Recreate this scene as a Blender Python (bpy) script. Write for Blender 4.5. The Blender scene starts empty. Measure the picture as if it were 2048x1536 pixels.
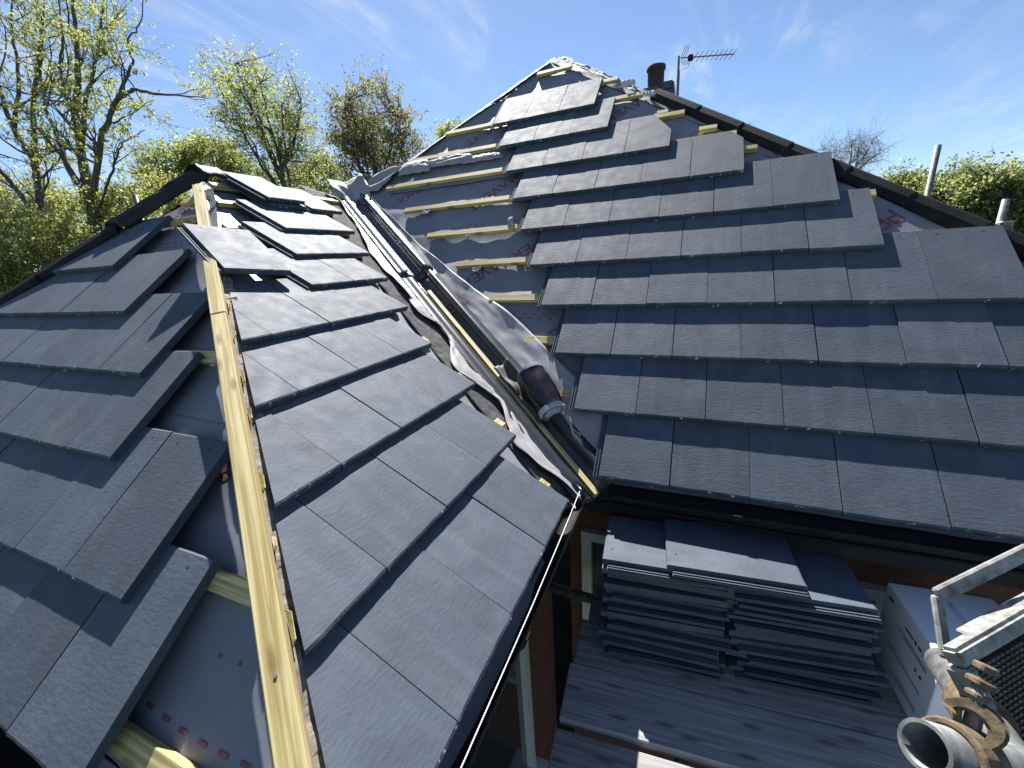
import bpy, bmesh, math, random
import numpy as np
from mathutils import Vector, Matrix, noise

random.seed(7); RNG = np.random.default_rng(11)
scene = bpy.context.scene
COL = scene.collection
rad = math.radians

# ------------------------------------------------------------------ camera
CAM = Vector((0.6331, -1.6671, 0.9638))
YAW, PITCH, ROLL, FPX = rad(23.985), rad(-16.721), rad(-3.650), 826.74
FWD = Vector((-math.sin(YAW)*math.cos(PITCH), math.cos(YAW)*math.cos(PITCH), math.sin(PITCH)))
_r = Vector((math.cos(YAW), math.sin(YAW), 0)); _u = _r.cross(FWD)
RGT = _r*math.cos(ROLL) + _u*math.sin(ROLL)
UPV = _u*math.cos(ROLL) - _r*math.sin(ROLL)
cd = bpy.data.cameras.new('camera'); cam = bpy.data.objects.new('camera', cd); COL.objects.link(cam)
cd.sensor_width = 36; cd.lens = FPX/2048*36; cd.clip_start = .02; cd.clip_end = 2000
M3 = Matrix((RGT, UPV, -FWD)).transposed()
cam.matrix_world = Matrix.Translation(CAM) @ M3.to_4x4()
scene.camera = cam

# ------------------------------------------------------------------ sky, sun, exposure
SUN_EL, SUN_AZ = rad(47.5), rad(-33)            # azimuth from +Y towards +X
SUN = Vector((math.cos(SUN_EL)*math.sin(SUN_AZ), math.cos(SUN_EL)*math.cos(SUN_AZ), math.sin(SUN_EL)))
world = bpy.data.worlds.new('World'); scene.world = world; world.use_nodes = True
wn, wl = world.node_tree.nodes, world.node_tree.links
wn.clear()
def wnode(t, **k):
    n = wn.new(t)
    for a, v in k.items(): setattr(n, a, v)
    return n
sky = wnode('ShaderNodeTexSky', sky_type='NISHITA', sun_disc=False)
sky.sun_elevation = SUN_EL; sky.sun_rotation = SUN_AZ
sky.altitude = 100; sky.air_density = 0.85; sky.dust_density = 0.12; sky.ozone_density = 3.6
bg = wnode('ShaderNodeBackground'); bg.inputs['Strength'].default_value = 0.06
wout = wnode('ShaderNodeOutputWorld')
# thin cirrus: noise on a flat layer overhead, everywhere in the sky
tc = wnode('ShaderNodeTexCoord'); sep = wnode('ShaderNodeSeparateXYZ')
wl.new(tc.outputs['Generated'], sep.inputs[0])
zadd = wnode('ShaderNodeMath', operation='MAXIMUM'); zadd.inputs[1].default_value = 0.0; wl.new(sep.outputs['Z'], zadd.inputs[0])
zden = wnode('ShaderNodeMath', operation='ADD'); zden.inputs[1].default_value = 0.16; wl.new(zadd.outputs[0], zden.inputs[0])
dx = wnode('ShaderNodeMath', operation='DIVIDE'); wl.new(sep.outputs['X'], dx.inputs[0]); wl.new(zden.outputs[0], dx.inputs[1])
dy = wnode('ShaderNodeMath', operation='DIVIDE'); wl.new(sep.outputs['Y'], dy.inputs[0]); wl.new(zden.outputs[0], dy.inputs[1])
comb = wnode('ShaderNodeCombineXYZ'); wl.new(dx.outputs[0], comb.inputs[0]); wl.new(dy.outputs[0], comb.inputs[1])
mapc = wnode('ShaderNodeMapping'); mapc.inputs['Rotation'].default_value = (0, 0, rad(10)); mapc.inputs['Scale'].default_value = (2.6, 1.0, 1)
mapc.inputs['Location'].default_value = (12.4, 2.2, 0)
wl.new(comb.outputs[0], mapc.inputs['Vector'])
n1 = wnode('ShaderNodeTexNoise'); n1.inputs['Scale'].default_value = 1.5; n1.inputs['Detail'].default_value = 9; n1.inputs['Roughness'].default_value = .62; n1.inputs['Distortion'].default_value = 1.1
wl.new(mapc.outputs[0], n1.inputs['Vector'])
n2 = wnode('ShaderNodeTexNoise'); n2.inputs['Scale'].default_value = .8; n2.inputs['Detail'].default_value = 3
wl.new(comb.outputs[0], n2.inputs['Vector'])
r1 = wnode('ShaderNodeMapRange', interpolation_type='SMOOTHSTEP'); r1.inputs['From Min'].default_value = .44; r1.inputs['From Max'].default_value = .78
wl.new(n1.outputs['Fac'], r1.inputs['Value'])
r2 = wnode('ShaderNodeMapRange', interpolation_type='SMOOTHSTEP'); r2.inputs['From Min'].default_value = .36; r2.inputs['From Max'].default_value = .62
wl.new(n2.outputs['Fac'], r2.inputs['Value'])
cm = wnode('ShaderNodeMath', operation='MULTIPLY'); wl.new(r1.outputs[0], cm.inputs[0]); wl.new(r2.outputs[0], cm.inputs[1])
cm2 = wnode('ShaderNodeMath', operation='MULTIPLY'); wl.new(cm.outputs[0], cm2.inputs[0]); cm2.inputs[1].default_value = .62
mixw = wnode('ShaderNodeMix', data_type='RGBA')
wl.new(cm2.outputs[0], mixw.inputs['Factor']); wl.new(sky.outputs[0], mixw.inputs['A'])
mixw.inputs['B'].default_value = (5.6, 6.0, 6.6, 1)
wl.new(mixw.outputs['Result'], bg.inputs['Color']); wl.new(bg.outputs[0], wout.inputs['Surface'])

sl = bpy.data.lights.new('sun', 'SUN'); sl.energy = 5.0; sl.angle = rad(.53); sl.color = (1, .965, .915)
sun = bpy.data.objects.new('sun', sl); COL.objects.link(sun)
sun.rotation_euler = SUN.to_track_quat('Z', 'Y').to_euler(); sun.location = (0, 0, 20)
vs = scene.view_settings
vs.view_transform = 'Standard'; vs.look = 'None'; vs.exposure = 1.36; vs.gamma = 1; vs.use_curve_mapping = False
scene.cycles.max_bounces = 8; scene.cycles.transparent_max_bounces = 16
scene.cycles.use_denoising = True

# ------------------------------------------------------------------ materials
def mat(name, base, rough=.6, spec=.5, metal=0, var=0.0, objvar=0.0, nscale=20, bump=0, bscale=60, bdetail=6, base2=None, stretch=None, n2=None):
    m = bpy.data.materials.new(name); m.use_nodes = True
    N, Lk = m.node_tree.nodes, m.node_tree.links
    b = N['Principled BSDF']; b.inputs['Roughness'].default_value = rough; b.inputs['Metallic'].default_value = metal
    b.inputs['Specular IOR Level'].default_value = spec
    t = N.new('ShaderNodeTexCoord'); mp = N.new('ShaderNodeMapping'); Lk.new(t.outputs['Object'], mp.inputs[0])
    oi = N.new('ShaderNodeObjectInfo')
    sc = N.new('ShaderNodeVectorMath'); sc.operation = 'SCALE'; sc.inputs['Scale'].default_value = 1
    cmb = N.new('ShaderNodeCombineXYZ'); mlt = N.new('ShaderNodeMath'); mlt.operation = 'MULTIPLY'; mlt.inputs[1].default_value = 37
    Lk.new(oi.outputs['Random'], mlt.inputs[0]); Lk.new(mlt.outputs[0], cmb.inputs[0]); Lk.new(mlt.outputs[0], cmb.inputs[1]); Lk.new(mlt.outputs[0], cmb.inputs[2])
    Lk.new(cmb.outputs[0], mp.inputs['Location'])
    if stretch: mp.inputs['Scale'].default_value = stretch
    no = N.new('ShaderNodeTexNoise'); no.inputs['Scale'].default_value = nscale; no.inputs['Detail'].default_value = 6
    Lk.new(mp.outputs[0], no.inputs['Vector'])
    c2 = base2 or tuple(min(1, c*(1+var)) for c in base); c1 = base if base2 else tuple(c*(1-var) for c in base)
    rp = N.new('ShaderNodeValToRGB'); rp.color_ramp.elements[0].position = .32; rp.color_ramp.elements[1].position = .68
    rp.color_ramp.elements[0].color = (*c1, 1); rp.color_ramp.elements[1].color = (*c2, 1)
    Lk.new(no.outputs['Fac'], rp.inputs[0])
    hs = N.new('ShaderNodeHueSaturation')
    mr = N.new('ShaderNodeMapRange'); mr.inputs['To Min'].default_value = 1-objvar; mr.inputs['To Max'].default_value = 1+objvar
    Lk.new(oi.outputs['Random'], mr.inputs['Value']); Lk.new(mr.outputs[0], hs.inputs['Value']); Lk.new(rp.outputs[0], hs.inputs['Color'])
    Lk.new(hs.outputs[0], b.inputs['Base Color'])
    if bump:
        bn = N.new('ShaderNodeTexNoise'); bn.inputs['Scale'].default_value = bscale; bn.inputs['Detail'].default_value = bdetail; bn.inputs['Roughness'].default_value = .6
        Lk.new(mp.outputs[0], bn.inputs['Vector'])
        bp = N.new('ShaderNodeBump'); bp.inputs['Strength'].default_value = bump; bp.inputs['Distance'].default_value = .004
        Lk.new(bn.outputs['Fac'], bp.inputs['Height']); Lk.new(bp.outputs[0], b.inputs['Normal'])
    return m

def tile_material():
    m = mat('slate_effect_concrete', (.060, .0755, .100), rough=.7, spec=.30, var=.12, objvar=.13, nscale=9, bump=.45, bscale=85, bdetail=5)
    N, Lk = m.node_tree.nodes, m.node_tree.links
    b = N['Principled BSDF']
    hs = [n for n in N if n.type == 'HUE_SAT'][0]; mp = [n for n in N if n.type == 'MAPPING'][0]
    tc = [n for n in N if n.type == 'TEX_COORD'][0]
    # riven relief runs in soft cross ripples
    bn = [n for n in N if n.type == 'TEX_NOISE'][1]
    bp = [n for n in N if n.type == 'BUMP'][0]
    mp3 = N.new('ShaderNodeMapping'); mp3.inputs['Scale'].default_value = (.55, 1.25, 1); Lk.new(mp.outputs[0], mp3.inputs[0]); Lk.new(mp3.outputs[0], bn.inputs['Vector'])
    bp.inputs['Distance'].default_value = .0030
    # bloom: pale lime streaks running down the slope
    mp2 = N.new('ShaderNodeMapping'); mp2.inputs['Scale'].default_value = (16, 1.6, 1); Lk.new(mp.outputs[0], mp2.inputs[0])
    ns = N.new('ShaderNodeTexNoise'); ns.inputs['Scale'].default_value = 1.3; ns.inputs['Detail'].default_value = 5; Lk.new(mp2.outputs[0], ns.inputs[0])
    r = N.new('ShaderNodeMapRange'); r.inputs['From Min'].default_value = .5; r.inputs['From Max'].default_value = .78; r.inputs['To Max'].default_value = .3
    Lk.new(ns.outputs['Fac'], r.inputs['Value'])
    mx = N.new('ShaderNodeMix'); mx.data_type = 'RGBA'; mx.inputs['B'].default_value = (.125, .145, .170, 1)
    Lk.new(r.outputs[0], mx.inputs['Factor']); Lk.new(hs.outputs[0], mx.inputs['A'])
    nb = N.new('ShaderNodeTexNoise'); nb.inputs['Scale'].default_value = 3.6; nb.inputs['Detail'].default_value = 7; nb.inputs['Roughness'].default_value = .68; Lk.new(mp.outputs[0], nb.inputs[0])
    rb = N.new('ShaderNodeMapRange'); rb.inputs['From Min'].default_value = .52; rb.inputs['From Max'].default_value = .74; rb.inputs['To Max'].default_value = .28; Lk.new(nb.outputs['Fac'], rb.inputs['Value'])
    mxb = N.new('ShaderNodeMix'); mxb.data_type = 'RGBA'; mxb.inputs['B'].default_value = (.18, .19, .21, 1)
    Lk.new(rb.outputs[0], mxb.inputs['Factor']); Lk.new(mx.outputs['Result'], mxb.inputs['A']); mx = mxb
    # white chips along the tail edge and few scuffs
    sp = N.new('ShaderNodeSeparateXYZ'); Lk.new(tc.outputs['Object'], sp.inputs[0])
    e = N.new('ShaderNodeMapRange'); e.inputs['From Min'].default_value = .016; e.inputs['From Max'].default_value = .002; e.inputs['To Max'].default_value = .14
    Lk.new(sp.outputs['Y'], e.inputs['Value'])
    nc = N.new('ShaderNodeTexNoise'); nc.inputs['Scale'].default_value = 42; nc.inputs['Detail'].default_value = 3; Lk.new(mp.outputs[0], nc.inputs[0])
    ad = N.new('ShaderNodeMath'); ad.operation = 'ADD'; Lk.new(e.outputs[0], ad.inputs[0]); Lk.new(nc.outputs['Fac'], ad.inputs[1])
    th = N.new('ShaderNodeMapRange'); th.inputs['From Min'].default_value = .785; th.inputs['From Max'].default_value = .84; th.inputs['To Max'].default_value = .8; Lk.new(ad.outputs[0], th.inputs['Value'])
    mx2 = N.new('ShaderNodeMix'); mx2.data_type = 'RGBA'; mx2.inputs['B'].default_value = (.62, .62, .62, 1)
    Lk.new(th.outputs[0], mx2.inputs['Factor']); Lk.new(mx.outputs['Result'], mx2.inputs['A'])
    Lk.new(mx2.outputs['Result'], b.inputs['Base Color'])
    nr = N.new('ShaderNodeTexNoise'); nr.inputs['Scale'].default_value = 14; Lk.new(mp.outputs[0], nr.inputs[0])
    rr = N.new('ShaderNodeMapRange'); rr.inputs['To Min'].default_value = .62; rr.inputs['To Max'].default_value = .82; Lk.new(nr.outputs['Fac'], rr.inputs['Value'])
    Lk.new(rr.outputs[0], b.inputs['Roughness'])
    return m

def wood_material(name, c1, c2, axis=0, rough=.65):
    m = mat(name, c1, rough=rough, spec=.3, base2=c2, objvar=.12, nscale=2.2, bump=.15, bscale=30)
    N, Lk = m.node_tree.nodes, m.node_tree.links
    mp = [n for n in N if n.type == 'MAPPING'][0]
    s = [75, 75, 75]; s[axis] = 2.0; mp.inputs['Scale'].default_value = s
    no = [n for n in N if n.type == 'TEX_NOISE'][0]; no.inputs['Scale'].default_value = 1.1; no.inputs['Distortion'].default_value = .7
    rpw = [n for n in N if n.type == 'VALTORGB'][0]; rpw.color_ramp.elements[0].position = .40; rpw.color_ramp.elements[1].position = .62
    hs = [n for n in N if n.type == 'HUE_SAT'][0]; tc = [n for n in N if n.type == 'TEX_COORD'][0]; b = N['Principled BSDF']
    # knots and stain blotches
    vo = N.new('ShaderNodeTexVoronoi'); vo.voronoi_dimensions = '2D'; vo.inputs['Scale'].default_value = 1
    mk = N.new('ShaderNodeMapping'); k = [13, 13, 0]; k[axis] = 3.4; mk.inputs['Scale'].default_value = k
    Lk.new(tc.outputs['Object'], mk.inputs[0]); Lk.new(mk.outputs[0], vo.inputs['Vector'])
    r = N.new('ShaderNodeMapRange'); r.inputs['From Min'].default_value = .16; r.inputs['From Max'].default_value = .05; r.inputs['To Max'].default_value = .7
    Lk.new(vo.outputs['Distance'], r.inputs['Value'])
    mx = N.new('ShaderNodeMix'); mx.data_type = 'RGBA'; mx.inputs['B'].default_value = (c1[0]*.45, c1[1]*.36, c1[2]*.3, 1)
    Lk.new(r.outputs[0], mx.inputs['Factor']); Lk.new(hs.outputs[0], mx.inputs['A']); Lk.new(mx.outputs['Result'], b.inputs['Base Color'])
    return m

def leaf_material(name, c, c2, trans=.5):
    m = bpy.data.materials.new(name); m.use_nodes = True
    N, Lk = m.node_tree.nodes, m.node_tree.links
    N.remove(N['Principled BSDF']); out = [n for n in N if n.type == 'OUTPUT_MATERIAL'][0]
    d = N.new('ShaderNodeBsdfPrincipled'); d.inputs['Roughness'].default_value = .7; d.inputs['Specular IOR Level'].default_value = .15; t = N.new('ShaderNodeBsdfTranslucent'); mx = N.new('ShaderNodeMixShader'); mx.inputs[0].default_value = trans
    g = N.new('ShaderNodeNewGeometry'); rp = N.new('ShaderNodeValToRGB'); rp.color_ramp.elements[0].color = (*c, 1); rp.color_ramp.elements[1].color = (*c2, 1)
    Lk.new(g.outputs['Random Per Island'], rp.inputs[0])
    Lk.new(rp.outputs[0], d.inputs['Base Color'])
    br = N.new('ShaderNodeVectorMath'); br.operation = 'MULTIPLY'; br.inputs[1].default_value = (1.75, 1.8, 1.15); Lk.new(rp.outputs[0], br.inputs[0]); Lk.new(br.outputs[0], t.inputs[0])
    Lk.new(d.outputs[0], mx.inputs[1]); Lk.new(t.outputs[0], mx.inputs[2]); Lk.new(mx.outputs[0], out.inputs[0])
    return m

MT = dict(
    tile=tile_material(),
    hole=mat('nail_hole_dark', (.01, .01, .01), rough=.9),
    timber=wood_material('treated_timber', (.36, .275, .10), (.60, .51, .26), 0),
    ply=wood_material('old_scaffold_board', (.20, .195, .19), (.33, .325, .32), 0, .8),
    membrane=mat('grey_breather_membrane', (.175, .183, .212), rough=.55, spec=.35, var=.12, nscale=5, bump=.25, bscale=14, bdetail=8),
    membrane_pale=mat('pale_membrane_strip', (.29, .28, .285), rough=.6, spec=.4, var=.10, nscale=7, bump=.3, bscale=12, bdetail=8),
    membrane_back=mat('white_membrane_back', (.46, .47, .49), rough=.6, spec=.3, var=.06, nscale=7, bump=.2, bscale=12),
    print=mat('dark_red_print', (.16, .055, .065), rough=.6, var=.25, nscale=60),
    grp=mat('grey_valley_plastic', (.034, .038, .046), rough=.30, spec=.4, var=.3, nscale=8, stretch=(1, 1, 1)),
    ridge=mat('dark_ridge_concrete', (.014, .014, .015), rough=.8, spec=.2, var=.4, nscale=12, objvar=.2, bump=.4, bscale=70),
    ridge_end=mat('cut_ridge_end', (.16, .125, .10), rough=.85, var=.3, nscale=30, bump=.3),
    black=mat('black_plastic', (.012, .013, .015), rough=.6, spec=.3, var=.3, nscale=6),
    gutter=mat('black_gutter', (.012, .012, .014), rough=.7, spec=.2, var=.4, nscale=9),
    brick=None,
    white=mat('white_upvc', (.62, .60, .58), rough=.4, var=.05),
    glass=mat('dark_window_glass', (.035, .04, .045), rough=.06, spec=.8),
    mortar=mat('grey_render', (.22, .22, .21), rough=.9, var=.2),
    galv=mat('galvanised_steel', (.155, .16, .155), rough=.6, metal=.4, var=.45, nscale=40, bump=.12),
    alu=mat('weathered_aluminium', (.22, .222, .21), rough=.6, metal=.25, var=.45, nscale=55, bump=.15, bscale=90),
    mesh=mat('dark_expanded_mesh', (.075, .072, .068), rough=.6, metal=.3, var=.3, nscale=40),
    rust=mat('rusty_coupler', (.185, .135, .070), rough=.88, metal=.1, base2=(.075, .055, .042), nscale=70, bump=.4, bscale=120),
    card=mat('white_cardboard', (.70, .71, .73), rough=.6, var=.05, nscale=4),
    ink=mat('black_ink', (.03, .03, .035), rough=.6),
    clay=mat('terracotta_pot', (.060, .034, .030), rough=.85, var=.2, nscale=10, bump=.2),
    lead=mat('lead_flashing', (.055, .058, .062), rough=.5, var=.3, nscale=14, bump=.3),
    bark=mat('tree_bark', (.085, .072, .058), rough=.9, var=.35, nscale=8, bump=.6, bscale=30),
    leaf1=leaf_material('spring_leaf', (.150, .165, .065), (.275, .275, .135), .66),
    leaf2=leaf_material('olive_leaf', (.125, .122, .070), (.215, .19, .125), .58),
    leaf3=leaf_material('hedge_leaf', (.120, .148, .058), (.27, .285, .165), .56),
    grass=mat('lawn_grass', (.045, .075, .022), rough=.9, var=.35, nscale=1.5, bump=.4, bscale=20),
    string=mat('white_string', (.75, .74, .70), rough=.7),
    valley_shade=mat('dark_valley_shade', (.080, .075, .076), rough=.9, spec=.15, var=.5, nscale=22, bump=.3),  # dark colour standing in for the shade between wing tiles and liner
    foam=mat('frayed_felt', (.22, .185, .155), rough=.9, var=.45, nscale=30, bump=.3),
    wrap=mat('black_shrink_wrap', (.013, .008, .010), rough=.2, spec=.6, var=.4, nscale=10, bump=.35, bscale=22),
    paper=mat('white_roll_end', (.50, .53, .60), rough=.6, var=.15, nscale=60),
    webbing=mat('black_mesh_fabric', (.055, .053, .050), rough=.6, spec=.3, var=.35, nscale=80, bump=.8, bscale=220),
)
def brick_material():
    m = bpy.data.materials.new('red_brick'); m.use_nodes = True; N, Lk = m.node_tree.nodes, m.node_tree.links
    b = N['Principled BSDF']; b.inputs['Roughness'].default_value = .85
    t = N.new('ShaderNodeTexCoord'); br = N.new('ShaderNodeTexBrick'); sp = N.new('ShaderNodeSeparateXYZ'); cb = N.new('ShaderNodeCombineXYZ')
    ad = N.new('ShaderNodeMath'); ad.operation = 'ADD'
    Lk.new(t.outputs['Object'], sp.inputs[0]); Lk.new(sp.outputs['X'], ad.inputs[0]); Lk.new(sp.outputs['Y'], ad.inputs[1]); Lk.new(ad.outputs[0], cb.inputs[0]); Lk.new(sp.outputs['Z'], cb.inputs[1])
    Lk.new(cb.outputs[0], br.inputs['Vector']); br.inputs['Scale'].default_value = 1
    br.inputs['Brick Width'].default_value = .225; br.inputs['Row Height'].default_value = .075; br.inputs['Mortar Size'].default_value = .006
    br.inputs['Color1'].default_value = (.16, .06, .035, 1); br.inputs['Color2'].default_value = (.13, .045, .028, 1); br.inputs['Mortar'].default_value = (.12, .085, .065, 1)
    bp = N.new('ShaderNodeBump'); bp.inputs['Strength'].default_value = .6; bp.inputs['Distance'].default_value = .006; bp.invert = True
    Lk.new(br.outputs['Fac'], bp.inputs['Height']); Lk.new(bp.outputs[0], b.inputs['Normal']); Lk.new(br.outputs['Color'], b.inputs['Base Color'])
    return m
MT['brick'] = brick_material()

# ------------------------------------------------------------------ helpers
def link(name, me, parent=None, mats=(), mw=None):
    o = bpy.data.objects.new(name, me); COL.objects.link(o)
    if me is not None:
        for m in mats:
            if me.materials.find(m.name) < 0: me.materials.append(m)
    if parent is not None: o.parent = parent
    if mw is not None: o.matrix_basis = mw
    return o
def mesh(name, v, f, smooth=False, mi=None):
    me = bpy.data.meshes.new(name); me.from_pydata([tuple(a) for a in v], [], [tuple(a) for a in f])
    if smooth: me.polygons.foreach_set('use_smooth', [True]*len(me.polygons))
    if mi is not None: me.polygons.foreach_set('material_index', mi)
    me.update(); return me
def tag(o, label, cat, group=None, kind=None):
    if label: o['label'] = label
    if cat: o['category'] = cat
    if group: o['group'] = group
    if kind: o['kind'] = kind
    return o
def empty(name, loc=(0, 0, 0), label=None, cat=None, group=None):
    o = bpy.data.objects.new(name, None); COL.objects.link(o); o.location = loc; o.empty_display_size = .1
    if label: tag(o, label, cat, group)
    return o
class MB:
    """collects shapes into one mesh"""
    def __init__(s): s.v = []; s.f = []; s.m = []
    def add(s, v, f, mi=0):
        n = len(s.v); s.v += [tuple(a) for a in v]; s.f += [tuple(i+n for i in q) for q in f]; s.m += [mi]*len(f); return s
    def box(s, x0, x1, y0, y1, z0, z1, mi=0, M=None):
        v = [Vector((x, y, z)) for z in (z0, z1) for y in (y0, y1) for x in (x0, x1)]
        if M is not None: v = [M @ a for a in v]
        return s.add(v, [(0, 2, 3, 1), (4, 5, 7, 6), (0, 1, 5, 4), (2, 6, 7, 3), (0, 4, 6, 2), (1, 3, 7, 5)], mi)
    def bar(s, a, b, w, h, up=(0, 0, 1), mi=0):
        a, b, up = Vector(a), Vector(b), Vector(up); d = (b-a); L = d.length; d.normalize()
        sd = d.cross(up).normalized(); u = sd.cross(d)
        M = Matrix((d, sd, u)).transposed().to_4x4(); M.translation = a
        return s.box(0, L, -w/2, w/2, -h/2, h/2, mi, M)
    def tube(s, pts, rs, n=8, cap=True, mi=0):
        pts = [Vector(p) for p in pts]; base = len(s.v); prev = None
        if not hasattr(rs, '__len__'): rs = [rs]*len(pts)
        for i, p in enumerate(pts):
            d = (pts[min(i+1, len(pts)-1)]-pts[max(i-1, 0)]).normalized()
            if prev is None: x = d.orthogonal().normalized()
            else: x = (prev-d*prev.dot(d)).normalized()
            prev = x; y = d.cross(x)
            for k in range(n):
                a = 2*math.pi*k/n; s.v.append(tuple(p+(x*math.cos(a)+y*math.sin(a))*rs[i]))
        for i in range(len(pts)-1):
            for k in range(n):
                s.f.append((base+i*n+k, base+i*n+(k+1) % n, base+(i+1)*n+(k+1) % n, base+(i+1)*n+k)); s.m.append(mi)
        if cap:
            s.f.append(tuple(base+k for k in reversed(range(n)))); s.m.append(mi)
            e = base+(len(pts)-1)*n; s.f.append(tuple(e+k for k in range(n))); s.m.append(mi)
        return s
    def pipe(s, a, b, ro, ri, n=24, mi=0):
        a, b = Vector(a), Vector(b); d = (b-a).normalized(); x = d.orthogonal().normalized(); y = d.cross(x); base = len(s.v)
        for p, r in ((a, ro), (b, ro), (b, ri), (a, ri)):
            for k in range(n):
                t = 2*math.pi*k/n; s.v.append(tuple(p+(x*math.cos(t)+y*math.sin(t))*r))
        for i in range(4):
            j = (i+1) % 4
            for k in range(n): s.f.append((base+i*n+k, base+i*n+(k+1) % n, base+j*n+(k+1) % n, base+j*n+k)); s.m.append(mi)
        return s
    def sheet(s, rows, mi=0):
        nr, nc = len(rows), len(rows[0]); base = len(s.v)
        for r in rows: s.v += [tuple(p) for p in r]
        for i in range(nr-1):
            for j in range(nc-1): s.f.append((base+i*nc+j, base+i*nc+j+1, base+(i+1)*nc+j+1, base+(i+1)*nc+j)); s.m.append(mi)
        return s
    def build(s, name, mats, parent=None, smooth=False, mw=None):
        if not isinstance(mats, (list, tuple)): mats = [mats]
        me = mesh(name, s.v, s.f, smooth)
        for m in mats: me.materials.append(m)
        me.polygons.foreach_set('material_index', s.m); me.update()
        return link(name, me, parent, (), mw)
def bevel(o, w=.003, seg=1):
    bm = bmesh.new(); bm.from_mesh(o.data); bmesh.ops.remove_doubles(bm, verts=bm.verts, dist=1e-5)
    bmesh.ops.bevel(bm, geom=[e for e in bm.edges if len(e.link_faces) == 2 and e.calc_face_angle(0) > .6], offset=w, segments=seg, affect='EDGES')
    bm.to_mesh(o.data); bm.free(); return o
def solidify(o, t):
    md = o.modifiers.new('thickness', 'SOLIDIFY'); md.thickness = t; md.offset = 0; return o
def cr(x, y, z=0):
    return .5-abs(noise.noise(Vector((x, y, z)))+.5*noise.noise(Vector((x*2.1, y*2.1, z+5))))*1.6
def nz(x, y, z=0, s=1.0): return noise.noise(Vector((x*s, y*s, z*s)))
def at(px, py, depth):
    """a point in the place from its bearing in the photograph and its own distance"""
    return CAM+(FWD+RGT*((px-1024)/FPX)-UPV*((py-768)/FPX))*depth

class Slope:
    def __init__(s, org, al, th, azup):
        s.o = Vector(org); s.al = Vector(al); s.up = Vector((azup[0]*math.cos(th), azup[1]*math.cos(th), math.sin(th))); s.n = s.al.cross(s.up)
    def p(s, u, q, h=0): return s.o+s.al*u+s.up*q+s.n*h
    def frame(s, u, q, h=0, tilt=0, rotz=0):
        up = s.up*math.cos(tilt)-s.n*math.sin(tilt); n = s.al.cross(up); al = s.al
        if rotz:
            a2 = al*math.cos(rotz)+up*math.sin(rotz); up = up*math.cos(rotz)-al*math.sin(rotz); al = a2
        M = Matrix((al, up, n)).transposed().to_4x4(); M.translation = s.p(u, q, h); return M
THR, THM, THL = rad(44.93), rad(32.26), rad(42.63)
R = Slope((0, 0, 0), (1, 0, 0), THR, (0, 1))
M = Slope((.2238, 0, .0144), (0, 1, 0), THM, (-1, 0))
L = Slope((0, -1.5221, -.0013), (1, 0, 0), THL, (0, 1))
TW, TL, TT, GAUGE = .300, .452, .027, .328
TILT = math.atan(TT/GAUGE)
UH = -.092                                    # underlay below the tile-tail plane

# ------------------------------------------------------------------ the ground
GZ = -2.7
g = MB(); ns_ = 24
g.sheet([[(x, y, GZ+.05*nz(x, y, 0, .2)) for x in np.linspace(-140, 140, ns_)] for y in np.linspace(-60, 240, ns_)])
tag(g.build('ground', MT['grass']), 'green lawn around the house', 'ground', kind='structure')

pv = MB(); pv.box(-6, 5, -3.2, 9, GZ-.2, GZ+.09)
o = pv.build('paving', mat('dark_brown_paving', (.055, .042, .034), rough=.9, var=.4, nscale=3, bump=.4, bscale=12)); o['kind'] = 'structure'; o['label'] = 'dark brown paving round the house'
# ------------------------------------------------------------------ tiles
def tile_mesh(name, seed, w=TW, cut=None):
    rg = random.Random(seed); b = MB(); nx = 10; x1 = w-.0034
    xs = [x1*i/(nx-1) for i in range(nx)]
    jit = [rg.uniform(-.0016, .0016) for _ in xs]; zj = [rg.uniform(-.0012, .0008) for _ in xs]
    rows = [[(x, j, -TT+.001) for x, j in zip(xs, jit)],
            [(x, j-.0008, -.010+z) for x, j, z in zip(xs, jit, zj)],
            [(x, j+.001, -.0035+z) for x, j, z in zip(xs, jit, zj)],
            [(x, .007+j*.6, -.0004+z*.3) for x, j, z in zip(xs, jit, zj)],
            [(x, TL*.5, .0) for x in xs],
            [(x, TL-.004, 0) for x in xs], [(x, TL, -.003) for x in xs], [(x, TL, -TT) for x in xs]]
    b.sheet(rows)
    n = nx
    b.f.append(tuple([0]+[n*7]+[n*k for k in (6, 5, 4, 3, 2, 1)])); b.m.append(0)
    b.f.append(tuple([n-1]+[n*k+n-1 for k in (1, 2, 3, 4, 5, 6, 7)])); b.m.append(0)
    b.f.append((0, n-1, n*8-1, n*7)); b.m.append(0)
    # side lock with two raised ribs
    b.box(-.032, -.0005, .002, TL-.02, -TT+.001, -.0195)
    b.box(-.030, -.0265, .003, TL-.022, -.0195, -.0150); b.box(-.0175, -.0135, .003, TL-.022, -.0195, -.0150)
    for hx in (.065, w-.075):
        v = [(hx+.0042*math.cos(a), TL-.034+.0042*math.sin(a), .0006) for a in np.linspace(0, 2*math.pi, 9)[:-1]]
        b.add(v, [tuple(range(8))], 1)
    me = mesh(name, b.v, b.f); me.materials.append(MT['tile']); me.materials.append(MT['hole'])
    me.polygons.foreach_set('material_index', b.m); me.update()
    return me
TILES = [tile_mesh('roof_tile', i) for i in range(5)]
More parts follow.
